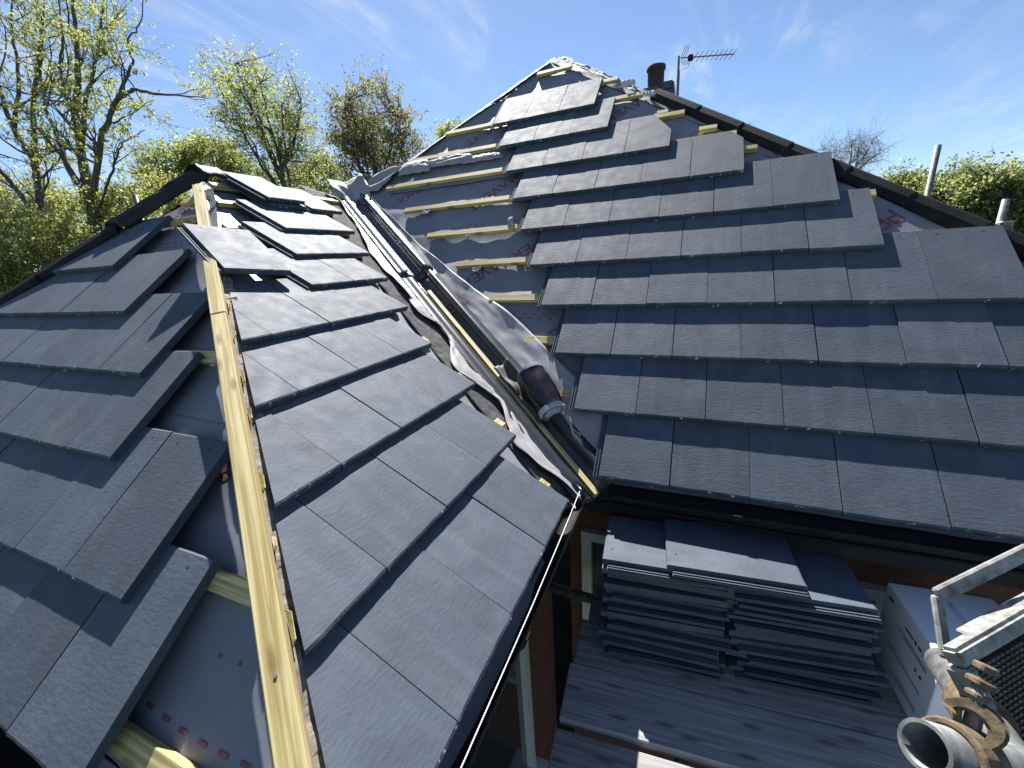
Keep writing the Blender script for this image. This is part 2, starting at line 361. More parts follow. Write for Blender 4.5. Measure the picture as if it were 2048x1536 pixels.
def clipped(me, planes):
    """cut a tile; planes are (point, normal) in tile space, the normal side goes"""
    c = me.copy(); bm = bmesh.new(); bm.from_mesh(c)
    for co, no in planes:
        r = bmesh.ops.bisect_plane(bm, geom=bm.verts[:]+bm.edges[:]+bm.faces[:], plane_co=co, plane_no=no, clear_outer=True, dist=1e-6)
        ed = [x for x in r['geom_cut'] if isinstance(x, bmesh.types.BMEdge)]
        try: bmesh.ops.holes_fill(bm, edges=ed)
        except Exception: pass
    n = len(bm.faces); bm.to_mesh(c); bm.free()
    return c if n else None
tcount = [0]
def put_tile(S, parent, u, q, cuts=None, dh=0, rz=0):
    tcount[0] += 1; rg = random.Random(tcount[0])
    me = TILES[tcount[0] % 5]
    Mx = S.frame(u+rg.uniform(-.0012, .0012), q+rg.uniform(-.0025, .0025), dh+rg.uniform(-.001, .0015), TILT+rg.uniform(-.004, .004), rz+rg.uniform(-.002, .002))
    if cuts:
        inv = Mx.inverted(); pl = []
        for co, no in cuts: pl.append((inv @ Vector(co), (inv.to_3x3() @ Vector(no))))
        me = clipped(me, pl)
        if me is None: return None
    return link('roof_tile', me, parent, (), Mx)

def wrinkle(S, seed, amp=.008):
    def f(u, q):
        a = nz(u*1.7+seed, q*2.3, seed)*amp*1.6+nz(u*6, q*5+seed, seed)*amp*.55+nz(u*17, q*13, seed)*amp*.18
        return UH-abs(math.sin(math.pi*(q+.2)/GAUGE))*.006+a
    return f
def sheet_slope(S, name, rows_q, lo, hi, parent, m, nu=90, seed=1):
    f = wrinkle(S, seed); b = MB(); rows = []
    for q in rows_q:
        a, c = lo(q), hi(q)
        rows.append([S.p(a+(c-a)*i/nu, q, f(a+(c-a)*i/nu, q)) for i in range(nu+1)])
    b.sheet(rows); o = b.build(name, m, parent, smooth=True); return o, f
LET = dict(P=[[(0, 0), (0, 1), (.55, 1), (.55, .48), (0, .48)]], E=[[(.6, 1), (0, 1), (0, 0), (.6, 0)], [(0, .5), (.5, .5)]],
           R=[[(0, 0), (0, 1), (.55, 1), (.55, .5), (0, .5)], [(.2, .5), (.6, 0)]], M=[[(0, 0), (.12, 1), (.4, .35), (.68, 1), (.8, 0)]],
           A=[[(0, 0), (.35, 1), (.7, 0)]], V=[[(0, 1), (.35, 0), (.7, 1)]], N=[[(0, 0), (0, 1), (.6, 0), (.6, 1)]], T=[[(0, 1), (.7, 1)], [(.35, 1), (.35, 0)]])
ADV = dict(P=.75, E=.78, R=.8, M=1.0, A=.85, V=.82, N=.82, T=.75)
def stroke_text(S, f, txt, u, q, ang, size, parent, name='printed_lettering', gap=1.0, clip=None):
    b = MB(); x = 0; ca, sa = math.cos(ang), math.sin(ang); w = .085
    def P(a, c):
        a *= size; c *= size; uu, qq = u+a*ca-c*sa, q+a*sa+c*ca
        return S.p(uu, qq, f(uu, qq)+.002)
    for ch in txt:
        for pl in LET[ch]:
            for (x0, y0), (x1, y1) in zip(pl[:-1], pl[1:]):
                d = Vector((x1-x0, y1-y0)); k = max(1, int(d.length/.2)); d.normalize(); nn = Vector((-d.y, d.x))*w
                x0 -= d.x*w*.8; y0 -= d.y*w*.8; x1 += d.x*w*.8; y1 += d.y*w*.8
                cu, cq = u+(x0+x)*size*ca-y0*size*sa, q+(x0+x)*size*sa+y0*size*ca
                if clip and not clip(cu, cq): continue
                rows = []
                for i in range(k+1):
                    t = i/k; cx, cy = x0+(x1-x0)*t+x, y0+(y1-y0)*t
                    rows.append([P(cx-nn.x, cy-nn.y), P(cx+nn.x, cy+nn.y)])
                b.sheet(rows)
        x += ADV[ch]*gap*1.12
    return b.build(name, MT['print'], parent)
def dashes(S, f, u0, u1, q, parent, rows=2, n=None, ln=.026, gp=.066, dq=.032, skip=0):
    b = MB(); k = int((u1-u0)/gp)
    for r in range(rows):
        for i in range(k):
            if random.random() < skip: continue
            u = u0+gp*i+(gp*.3 if r else 0); qq = q+r*dq+.004*math.sin(i)
            b.add([S.p(a, c, f(a, c)+.0015) for a, c in ((u, qq), (u+ln, qq), (u+ln, qq+.009), (u, qq+.009))], [(0, 1, 2, 3)])
    o = b.build('printed_dashes', MT['print'], parent); o['kind'] = 'stuff'; return o
def batten(S, parent, u0, u1, q, w=.050, t=.028, h=None, name='batten'):
    h = UH+.004 if h is None else h
    Mx = S.frame(u0, q, h, 0, random.uniform(-.006, .006)); b = MB(); Ln = u1-u0
    k = max(2, int(Ln/.3)); rows = []
    b.box(0, Ln, 0, w, 0, t)
    o = b.build(name, MT['timber'], parent, mw=Mx); bevel(o, .0022); return o

house = empty('house', (0, .4, GZ), 'brick bungalow with stripped roof being retiled in dark grey slate-effect tiles', 'house')
house_inv = Matrix.Translation((0, .4, GZ)).inverted()
def hp(o):                                   # parent keeping place
    o.parent = house; o.matrix_parent_inverse = house_inv; return o

# ---- main slope (faces the camera, right of the valley)
r_left = lambda q: (.30-1.115*q) if q < 2.40 else -2.376+(q-2.40)*.965
r_right = lambda q: 3.20-.952*q
qs = list(np.linspace(-.06, 4.06, 150))
main, fR = sheet_slope(R, 'main_roof', qs, lambda q: min(r_left(q), r_right(q)-.02), r_right, None, MT['membrane'], 120, 3)
hp(main); main['label'] = 'steep main roof slope right of the valley'
Rrow = {0: (.291, 0, 9), 1: (.118, .323, 8), 2: (-.043, .648, 7), 3: (-.196, .976, 7), 4: (-.341, 1.307, 6), 5: (-.484, 1.638, 6), 6: (-.626, 1.972, 5), 7: (-.769, 2.308, 4), 8: (-.926, 2.650, 3), 9: (-1.078, 2.993, 3)}
for k, (u, q, n) in Rrow.items():
    for j in range(n):
        cuts = None
        if k == 7 and j == n-1:
            cuts = [(R.p(.43, q+.20), (R.al*.88+R.up*.48))]
        if k == 6 and j == n-1:
            cuts = [(R.p(.86, q+.36), (R.al*.8+R.up*.6))]
        put_tile(R, main, u+j*TW, q, cuts)
# battens of the main slope: left ends stop short of the valley strip
for q, u0 in ((.09, .2), (.41, .02), (.752, -.272), (1.072, -.598), (1.394, -.959), (1.722, -1.333), (2.058, -1.692), (2.408, -2.041), (2.760, -1.892), (3.098, -1.634)):
    batten(R, main, u0, r_right(q)-(.07 if q > .9 else .1), q)
batten(R, main, -1.0, -.05, 3.40); batten(R, main, -.86, -.52, 3.79)
stroke_text(R, fR, 'PERMAVENT', -.40, 1.64, rad(217), .085, main)
stroke_text(R, fR, 'PERMAVENT', -.62, 2.57, rad(228), .085, main)
stroke_text(R, fR, 'PERMA', -1.58, 2.52, rad(217), .085, main)
stroke_text(R, fR, 'PERMAVENT', -.83, 3.38, rad(217), .085, main)
stroke_text(R, fR, 'PERMAV', -.06, .93, rad(226), .085, main)
stroke_text(R, fR, 'AVEN', .13, 3.10, rad(217), .085, main)
stroke_text(R, fR, 'PERM', 1.54, 1.63, rad(217), .085, main)
stroke_text(R, fR, 'MAV', 1.12, 2.29, rad(217), .085, main)
dashes(R, fR, -1.5, -.35, 1.80, main); dashes(R, fR, -1.0, -.1, 1.155, main); dashes(R, fR, -.5, 0.1, .95, main)
dashes(R, fR, .55, .95, 2.52, main); dashes(R, fR, 1.45, 1.85, 1.72, main)

# ---- side slope of the wing (left of the valley, falls to the right)
m_lo = lambda q: -1.475+.588*q; m_hi = lambda q: .03+.535*q
mslope, fM = sheet_slope(M, 'wing_side_roof', list(np.linspace(-.06, 3.05, 100)), m_lo, m_hi, None, MT['membrane'], 70, 9)
hp(mslope); mslope['label'] = 'sunlit side slope of the wing left of the valley'
Mrow = {0: (-.240, 0, 5), 1: (-.073, .344, 5), 2: (.096, .680, 4), 3: (.229, 1.021, 4), 4: (.378, 1.350, 4), 5: (.559, 1.662, 2), 6: (.729, 1.976, 2), 7: (.916, 2.294, 2), 8: (1.116, 2.625, 2)}
hipcut = (M.p(-1.444, 0), -(M.al-M.up*.585).normalized())
for k, (u, q, n) in Mrow.items():
    for j in range(n):
        cuts = [hipcut] if k <= 4 and j >= 2 else None
        if k == 3 and j == 0: cuts = [(M.p(.175, q), M.al)]
        if k == 8 and j == 1: continue
        put_tile(M, mslope, u-(j+1)*TW, q, cuts)
for q in (.10, .43, .765, 1.095, 1.42, 1.74, 2.06, 2.385):
    k = min(int(q/.33), 8); row = Mrow[k]
    batten(M, mslope, max(m_lo(q)+.09, -1.3), row[0]+.02+.11*random.random()*(k < 8), q)
batten(M, mslope, m_lo(2.72)+.07, 1.12, 2.715); batten(M, mslope, m_lo(3.0)+.05, 1.55, 2.985)
# ---- hipped end of the wing (left)
l_hi = lambda q: .135-1.012*q; l_lo = lambda q: -2.32-1.02*(2.33-q)
lslope, fL = sheet_slope(L, 'wing_end_roof', list(np.linspace(-.06, 2.36, 100)), l_lo, l_hi, None, MT['membrane'], 110, 17)
hp(lslope); lslope['label'] = 'hipped end slope of the wing at the left'
Lrow = {0: (-.450, 0), 1: (-.642, .302), 2: (-1.096, .621), 3: (-1.285, .937), 4: (-1.767, 1.246), 5: (-2.268, 1.574)}
lhipcut = (L.p(l_lo(0)+.03, 0), (-L.al+L.up*-.0+L.up*1.02*-0).normalized())
lc_dir = (L.p(l_lo(1), 1)-L.p(l_lo(0), 0)).normalized(); lc_n = lc_dir.cross(L.n).normalized()
if lc_n.dot(L.al) > 0: lc_n = -lc_n
for k, (u, q) in Lrow.items():
    n = int((u-l_lo(q))/TW)+1
    for j in range(n):
        x = u-(j+1)*TW
        cuts = [(L.p(l_lo(0)+.02, 0), lc_n)] if x-.05 < l_lo(q+TL)+.05 else None
        put_tile(L, lslope, x, q, cuts)
for q, u1 in ((.06, -.20), (.385, -.285), (.715, -.72), (1.035, -1.02), (1.345, -1.40), (1.67, -1.85), (1.985, -2.06)):
    batten(L, lslope, l_lo(q)+.1, u1, q, w=.05, t=.026)
batten(L, lslope, -2.36, -2.16, 2.17)
stroke_text(L, fL, 'PERMAVENT', -.74, .60, rad(40), .085, lslope, clip=lambda u, q: u < l_hi(q)-.04)
stroke_text(L, fL, 'RMAV', -2.36, 2.10, rad(37), .085, lslope, clip=lambda u, q: u < l_hi(q)-.05)
dashes(L, fL, -.62, -.02, .12, lslope, rows=1, ln=.030); dashes(L, fL, -1.35, -.95, .90, lslope); dashes(L, fL, -2.3, -1.75, 1.80, lslope)
dashes(L, fL, -.35, -.1, .26, lslope, rows=1, ln=.012)

# overlap line of the lower membrane sheet on the hipped end
def lap(S, f, u0, u1, q, parent, h=.006, sag=.01):
    b = MB(); n = 40; rows = [[], []]
    for i in range(n+1):
        u = u0+(u1-u0)*i/n; qq = q+sag*nz(u*3, q*7)
        rows[0].append(S.p(u, qq, f(u, qq)+h+.003*nz(u*9, 1))); rows[1].append(S.p(u, qq+.16, f(u, qq+.16)+.001))
    b.sheet(rows); return b.build('membrane_lap', MT['membrane'], parent, smooth=True)
lap(L, fL, -1.3, -.80, .83, lslope); lap(R, fR, -1.2, .3, 1.12, main); lap(R, fR, -2.0, -.3, 2.36, main, .012)

# ---- hip board between the two wing slopes (two timbers end to end)
def hipline(z, h=.012):
    A = np.array([tuple(L.n), tuple(M.n), (0, 0, 1.)]); return Vector(np.linalg.solve(A, [L.o.dot(L.n)+h, M.o.dot(M.n)+h, z]))
upn = (L.n+M.n).normalized()
for za, zb in ((.012, .834), (.837, 1.512)):
    b = MB(); a, c = hipline(za), hipline(zb); b.bar(a-upn*.022, c-upn*.022, .052, .044, upn)
    o = hp(b.build('hip_board', MT['timber'])); 
    # local x along the board so that the grain follows it
    d = (c-a).normalized(); sd = d.cross(upn).normalized(); u2 = sd.cross(d)
    Mx = Matrix((d, sd, u2)).transposed().to_4x4(); Mx.translation = a
    o.data.transform(Mx.inverted()); o.matrix_basis = Mx; bevel(o, .003)
    o['label'] = 'yellow treated timber running down the hip'
b = MB()
for z in (.215, .14):
    p = hipline(z)+upn*.0015; b.tube([p-upn*.003, p+upn*.0012], .0035, 8)
nl = hp(b.build('nail_head', MT['galv']))
# frayed felt edge beside the board
b = MB(); rowsA = []; rowsB = []
for i in range(140):
    t = i/139; z = .01+1.10*t; p = hipline(z, -.032); side = (M.al-M.up*.585).normalized()
    w = .028+.018*abs(nz(t*23, 2.2))+.020*max(0, nz(t*71, 5))
    rowsA.append(p+side*.022+upn*(.004*nz(t*30, 8))); rowsB.append(p+side*(.03+w)+M.n*(.004+.016*nz(t*47, 3)))
b.sheet([rowsA, rowsB]); hp(b.build('frayed_felt_edge', MT['foam'], smooth=False))
for i in range(9):
    t = .05+.1*i+.03*random.random(); p = hipline(.01+1.1*t, -.022)+(M.al-M.up*.585).normalized()*(.028+.006*random.random())
    d = (hipline(1)-hipline(0)).normalized(); ln = random.uniform(.03, .09); b = MB()
    b.add([p, p+d*ln, p+d*ln*.8+M.n*.010*random.random()+M.al*.008, p+d*.1*ln+M.n*.010+M.al*.006], [(0, 1, 2, 3)])
    solidify(hp(b.build('timber_sliver', MT['timber'])), .003)

# ---- valley trough: ribbed grey liner along the valley line
def valley(z, h=-.08):
    A = np.array([tuple(R.n), tuple(M.n), (0, 0, 1.)]); return Vector(np.linalg.solve(A, [R.o.dot(R.n)+h, M.o.dot(M.n)+h, z]))
V0, V1 = valley(-.115), valley(1.60); vd = (V1-V0).normalized(); vn = (R.n+M.n).normalized(); vs_ = vd.cross(vn).normalized()
if vs_.dot(R.al) < 0: vs_ = -vs_
mdir = (M.n.cross(vd)).normalized(); mdir = -mdir if mdir.dot(vs_) > 0 else mdir       # across, up the wing side
rdir = (R.n.cross(vd)).normalized(); rdir = -rdir if rdir.dot(vs_) < 0 else rdir       # across, up the main side
VP = [(a*1.22, h*1.1) for a, h in [(-.128, .003), (-.112, .004), (-.104, .008), (-.096, .018), (-.086, .026), (-.074, .029), (-.062, .026), (-.053, .016), (-.047, .004), (-.042, .0), (-.012, .0), (-.006, .007), (0, .009), (.006, .007), (.012, .0), (.056, .0), (.061, .006), (.068, .020), (.077, .030), (.088, .034), (.099, .030), (.107, .018), (.112, .005), (.122, .003)]]
def vpt(t, a, h):
    base = V0.lerp(V1, t)
    d = mdir*(-a) if a < 0 else rdir*a
    nn = M.n if a < -.02 else (R.n if a > .02 else vn)
    return base+d+nn*h
for (t0, t1, hh, nm) in ((.0, .565, .016, 'valley_trough'), (.555, 1.0, .021, 'valley_trough')):
    b = MB(); rows = []
    for i in range(21):
        t = t0+(t1-t0)*i/20
        rows.append([vpt(t, a, h+hh) for a, h in VP])
    b.sheet(rows); o = hp(b.build(nm, MT['grp'], smooth=True)); solidify(o, .003)
    o['label'] = 'ribbed dark grey valley liner'
# clip across the joint of the liner
b = MB(); rows = [[vpt(.553+.012*i, a, h+.025) for a, h in VP if -.11 < a < -.04] for i in range(2)]
b.sheet(rows); solidify(hp(b.build('joint_strip', MT['paper'], smooth=False)), .003)
# pale membrane strip beside the liner on the main side, and the flaps on the wing side
def strip(S, d, t0, t1, a0f, a1f, h0, h1f, m, name, nt=120, na=14, seed=0, par=None):
    b = MB(); rows = []
    for i in range(nt+1):
        t = t0+(t1-t0)*i/nt; base = V0.lerp(V1, t); a0, a1 = a0f(t), a1f(t); r = []
        for j in range(na+1):
            a = a0+(a1-a0)*j/na
            w = .005*nz(t*9+seed, a*6, seed)+.0055*cr(t*10, a*9, seed)+.002*cr(t*30, a*20, seed+3)
            r.append(base+d*a+S.n*(h0+w+h1f(t, j/na)))
        rows.append(r)
    b.sheet(rows); o = b.build(name, m, None, smooth=True); solidify(o, .0015); hp(o); return o
s1 = strip(R, rdir, .02, .97, lambda t: .128, lambda t: .128+.04+.17*math.exp(-((t-.2)/.33)**2)+.018*nz(t*7, 4)+.03*max(0, nz(t*4, 9)), .012, lambda t, v: .030*max(0, v-.55)*max(0, nz(t*13, 2)+.3)*2, MT['membrane_pale'], 'valley_membrane', seed=4)
s1['label'] = 'pale crumpled membrane strip right of the valley liner'
fV = lambda u, q: UH+.036
stroke_text(R, fV, 'NEP', -.80, 1.13, rad(220), .09, main)
s0 = strip(M, mdir, .0, 1.0, lambda t: .0, lambda t: .24+.22*t, -.006, lambda t, v: 0, MT['valley_shade'], 'valley_shade_strip', seed=2, nt=60); s0['label'] = 'dark strip of painted shade beside the valley liner'  # added dark strip: shade beside the liner put in as colour
s2 = strip(M, mdir, .42, 1.0, lambda t: .142, lambda t: .142+.040+.075*max(0, math.sin((t-.42)*8.0))+.02*nz(t*19, 3), .014, lambda t, v: .03*v*max(0, nz(t*9, 7)+.2), MT['membrane_back'], 'valley_membrane', seed=8, nt=80)
s3 = strip(M, mdir, .0, .48, lambda t: .06, lambda t: .125+.02*nz(t*11, 6)+.13*math.exp(-((t-.44)/.05)**2)+.15*math.exp(-((t-.27)/.055)**2)+.13*math.exp(-((t-.10)/.06)**2)+.015*nz(t*30, 2), .018, lambda t, v: .012*cr(t*16, v*3, 4)+.012*v*max(0, nz(t*15, 1)), MT['membrane_pale'], 'valley_membrane', seed=12, nt=90)
# curled membrane end over the top of the liner
b = MB(); rows = []
for i in range(13):
    v = i/12; r = []
    for j in range(21):
        a = -.20+.40*j/20; base = vpt(.955+.085*v, a, .04)
        lift = .05*math.sin(v*2.6)+.03*nz(a*9, v*4, 3)+.05*v*(1-abs(a)*3)
        r.append(base+vn*lift)
    rows.append(r)
b.sheet(rows); o = b.build('membrane_flap', MT['membrane_pale'], None, smooth=True); solidify(o, .0015); hp(o); o['label'] = 'curled membrane end over the head of the valley'

# ---- torn membrane along the left hip and head of the main slope
def hipflap(q0, q1, n, wf, hf, m, seed, side=-1, name='torn_membrane'):
    b = MB(); rows = []
    for i in range(n+1):
        q = q0+(q1-q0)*i/n; u = r_left(q)+.02 if side < 0 else r_right(q)-.02; r = []
        w = wf(q)
        for j in range(9):
            v = j/8
            r.append(R.p(u+side*w*(v-.6), q+.015*nz(q*9, v*3, seed), UH+.014+hf(q, v)+.008*cr(q*5, v*1.5, seed)+.003*cr(q*16, v*4, seed)))
        rows.append(r)
    b.sheet(rows); o = b.build(name, m, None, smooth=True); solidify(o, .0015); hp(o); return o
hipflap(2.43, 4.05, 110, lambda q: .085+.03*nz(q*3, 7), lambda q, v: .004-.02*v*v, MT['membrane_pale'], 3)
hipflap(2.42, 2.72, 60, lambda q: .30+.1*nz(q*11, 2), lambda q, v: .02+.015*math.sin(v*6+q*20), MT['membrane_pale'], 6)
hipflap(3.05, 4.02, 90, lambda q: .07+.05*nz(q*8, 4), lambda q, v: .006, MT['membrane'], 9, side=1)
# small scraps of membrane sticking out over the battens
def scrap(S, u, q, w, l, h, seed, m, name='membrane_scrap', par=None):
    b = MB(); rows = []
    for i in range(13):
        v = i/12; r = []
        for j in range(17):
            c = j/16-.5; ww = w*(1-.5*v*v)
            r.append(S.p(u+c*ww+.01*nz(v*4, seed), q+l*v, UH+.022+h*math.sin(v*2.2+.2)+.012*cr(c*3, v*2.5, seed)))
        rows.append(r)
    b.sheet(rows); o = b.build(name, m, par, smooth=True); solidify(o, .0012); return o
for (u, q, w, l, h, sd) in ((-.62, 1.772, .05, .06, .03, 1), (-.45, 1.772, .10, .04, .025, 2), (-1.45, 2.055, .09, -.05, .004, 6), (-.78, 1.39, .08, -.05, .004, 7), (-.95, 1.715, .05, -.03, .004, 8)):
    scrap(R, u, q, w, l, h, sd, MT['membrane_pale'], par=main)
for (u, q, w, l, h, sd) in ((-1.45, 2.62, .55, .12, .02, 11), (-1.10, 2.60, .40, .08, .012, 12), (-1.8, 2.58, .35, .16, .03, 13)):
    scrap(R, u, q, w, l, h, sd, MT['membrane_pale'], par=main)
for (q, w, l, h, sd) in ((3.26, .12, .06, .03, 22), (3.06, .08, .05, .02, 23)):
    scrap(R, r_right(q)-.05, q, w, l, h, sd, MT['membrane_back'], par=main)

# ---- ridge tiles on the right hip of the main slope and on the left hip of the wing
def ridge_tile(S, a, c, parent, w=.058, dr=.030, end=True):
    """angular ridge tile from a (low end) to c, sitting astride a hip"""
    a, c = Vector(a), Vector(c); d = (c-a); Ln = d.length; d.normalize(); sd = d.cross(Vector((0, 0, 1))).normalized(); u = sd.cross(d)
    prof = [(-w, -dr-.03), (-w*.75, -dr*.55-.01), (-w*.45, -.012), (-w*.2, 0), (0, .003), (w*.2, 0), (w*.45, -.012), (w*.75, -dr*.55-.01), (w, -dr-.03)]
    pin = [(x*.87, z-.018) for x, z in prof]
    b = MB(); n = len(prof)
    P = lambda y, x, z: (y, x, z)
    b.sheet([[P(0, *q) for q in prof], [P(Ln, *q) for q in prof]]); b.sheet([[P(Ln, *q) for q in pin], [P(0, *q) for q in pin]])
    b.sheet([[P(0, *q) for q in pin], [P(0, *q) for q in prof]], 1); b.sheet([[P(Ln, *q) for q in prof], [P(Ln, *q) for q in pin]])
    for i, s_ in ((0, 1), (n-1, -1)):
        x, z = prof[i]; x2, z2 = pin[i]
        b.add([P(0, x, z), P(Ln, x, z), P(Ln, x2, z2), P(0, x2, z2)], [(0, 1, 2, 3) if s_ > 0 else (3, 2, 1, 0)])
    Mx = Matrix((d, sd, u)).transposed().to_4x4(); Mx.translation = a
    return b.build('ridge_tile', [MT['ridge'], MT['ridge_end']], parent, False, Mx)
def rhip(q, h=.0): return R.p(r_right(q)+.075, q, h)
qj = [3.10, 2.80, 2.518, 2.241, 1.963, 1.711, 1.465, 1.209, .96, .71, .46, .2]
for hi_, lo_ in zip(qj[:-1], qj[1:]):
    ridge_tile(R, rhip(lo_+.0, -.058), rhip(hi_+.03, -.062), main)
for q in qj[1:6]:
    b = MB(); Mx = R.frame(r_right(q)-.20+random.uniform(-.03, .01), q+.0, UH+.004); ln = random.uniform(.07, .12)
    b.box(0, ln, 0, .04, 0, .028); o = b.build('batten', MT['timber'], main, mw=Mx); bevel(o, .002)
def lhip(q, h=.012): return L.p(l_lo(q)+.02, q, h)
for hi_, lo_ in ((1.93, 1.56), (1.56, 1.19), (1.19, .82), (.82, .45), (.45, .05)):
    ridge_tile(L, lhip(lo_), lhip(hi_+.02), lslope)
# rolled-out black hip flashing near the apex
b = MB(); rows = []
for i in range(25):
    q = 1.93+.42*i/24; r = []
    for j in range(13):
        v = -1+2*j/12; r.append(L.p(l_lo(q)+.03+v*.12, q, .035-.055*v*v+.012*nz(q*14, v*3)))
    rows.append(r)
b.sheet(rows); o = b.build('hip_flashing_roll', MT['black'], lslope, smooth=True); solidify(o, .004)
b = MB(); rows = []
ap = L.p(l_lo(2.33)+.02, 2.33, .03)
for i in range(9):
    t = i/8; r = []
    for j in range(13):
        v = -1+2*j/12; r.append(ap+Vector((v*.10+.05, .15*t, .045-.07*v*v+.018*nz(t*5, v*4))))
    rows.append(r)
b.sheet(rows); o = b.build('ridge_flashing_roll', MT['black'], lslope, smooth=True); solidify(o, .004)

# ---- hidden backs of the roofs so that the house is closed
apexW = hipline(1.52, -.09); vtop = valley(1.60, -.09)
apexR = R.p(r_left(4.05), 4.05, UH)
b = MB()
lw = L.p(l_lo(-.06), -.06, UH)
b.add([apexW, lw, Vector((lw.x, 3.2, lw.z)), Vector((vtop.x, 3.2, vtop.z))], [(0, 1, 2, 3)])
hp(b.build('wing_rear_roof', MT['ridge']))
rb = R.p(r_right(-.06), -.06, UH)
b = MB(); back = Vector((apexR.x, apexR.y+2.6, apexR.z))
b.add([apexR, rb, Vector((rb.x, 8.4, rb.z)), back], [(0, 3, 2, 1)])
hl = R.p(r_left(2.40), 2.40, UH); dl = (hl-apexR); lowl = apexR+dl*(apexR.z/(-dl.z)) if dl.z else hl
b.add([apexR, hl, Vector((hl.x-1.2, hl.y-.2, hl.z-1.3)), Vector((lowl.x-.6, 8.4, 0)), back], [(0, 1, 2, 3, 4)])
hp(b.build('main_rear_roof', MT['ridge']))

# ---- walls, fascias, gutters
def part(b, name, m, label=None):
    o = hp(b.build(name, m))
    if label: o['label'] = label
    return o
part(MB().box(.06, 3.0, .30, .55, GZ-.1, -.16), 'wall', MT['brick'], 'red brick wall under the main eaves')
part(MB().box(-4.4, -.06, -1.22, -.97, GZ-.1, -.16), 'wall', MT['brick'])
part(MB().box(-.30, -.062, -.968, .297, GZ-.1, -.16), 'wall', MT['brick'], 'red brick side wall of the wing')
part(MB().box(2.75, 3.0, .553, 8.0, GZ-.1, -.16), 'wall', MT['brick'])
part(MB().box(-4.4, -4.15, -.967, 8.0, GZ-.1, -.16), 'wall', MT['brick'])
part(MB().box(-4.147, 2.747, 7.75, 8.0, GZ-.1, -.16), 'wall', MT['brick'])
part(MB().box(.235, 3.1, .045, .07, -.22, -.065), 'fascia', MT['black'])
part(MB().box(.10, 3.1, .072, .298, -.215, -.205), 'soffit', MT['black'])
part(MB().box(.135, .16, -1.40, .03, -.20, -.055), 'fascia', MT['black'])
part(MB().box(-.06, .133, -1.40, .03, -.195, -.185), 'soffit', MT['black'])
part(MB().box(-4.4, .10, -1.45, -1.425, -.20, -.06), 'fascia', MT['black'])
def gutter(a, c, out, name='gutter', r=.052, label=None):
    a, c, out = Vector(a), Vector(c), Vector(out).normalized(); b = MB(); rows = []
    up = Vector((0, 0, 1)); pr = [out*(-r*math.cos(t))+up*(-r*math.sin(t)) for t in np.linspace(0, math.pi, 12)]
    pr = pr+[pr[-1]+up*.008+out*.004]; inn = [p*.93 for p in pr]
    n = 14
    b.sheet([[a.lerp(c, i/n)+p for p in pr] for i in range(n+1)]); b.sheet([[a.lerp(c, i/n)+p for p in reversed(inn)] for i in range(n+1)])
    o = part(b, name, MT['gutter'], label)
    k = int((c-a).length/.8)
    for i in range(k):
        q = a.lerp(c, (i+.55)/k); d = (c-a).normalized(); bb = MB(); w = .016
        bb.sheet([[q+d*s+p*1.09 for p in pr] for s in (-w, w)]); br = bb.build('gutter_bracket', MT['gutter'], o); solidify(br, .004)
    return o
gutter((.34, .0, -.062), (3.1, .0, -.062), (0, -1, 0), r=.042, label='black gutter under the main eaves')
gutter((.215, -.10, -.05), (.215, -1.45, -.05), (1, 0, 0), r=.044, label='black gutter along the wing eaves')
gutter((-4.4, -1.50, -.07), (.12, -1.50, -.07), (0, -1, 0))
# cable clipped under the gutter
b = MB(); b.tube([(.3, .035, -.15), (1.0, .03, -.155), (1.6, .035, -.148), (3, .03, -.15)], .008, 6); part(b, 'cable', MT['black'])
# windows in the shaded walls
def window(x0, x1, z0, z1, y=.298, panes=2, axis='y', label=None):
    b = MB(); fw = .055
    def bx(a0, a1, c0, c1, d0, d1, bb, mi=0):
        if axis == 'y': bb.box(a0, a1, y-d1, y-d0, c0, c1, mi)
        else: bb.box(y+d0, y+d1, a0, a1, c0, c1, mi)
    bx(x0, x1, z1-fw, z1, .002, .045, b); bx(x0, x1, z0, z0+fw, .002, .045, b)
    for i in range(panes+1):
        xc = x0+(x1-x0-fw)*i/panes; bx(xc, xc+fw, z0+fw+.001, z1-fw-.001, .002, .042, b)
    fr = part(b, 'window', MT['white'], label)
    for i in range(panes):
        xa = x0+fw+(x1-x0-fw)*i/panes+.001; xb = x0+(x1-x0-fw)*(i+1)/panes-.001
        gb = MB(); bx(xa, xb, z0+fw+.002, z1-fw-.002, .006, .014, gb); gb.build('pane', MT['glass'], fr)
    sb = MB(); bx(x0-.04, x1+.04, z0-.045, z0-.003, .002, .12, sb); sb.build('sill', MT['white'], fr)
    return fr
window(.14, 1.5, -1.7, -.50, panes=2, label='white framed window behind the scaffold under the main eaves')
window(-.95, -.20, -1.75, -.60, y=-.062, axis='x', panes=1, label='white framed window in the shaded wing wall')

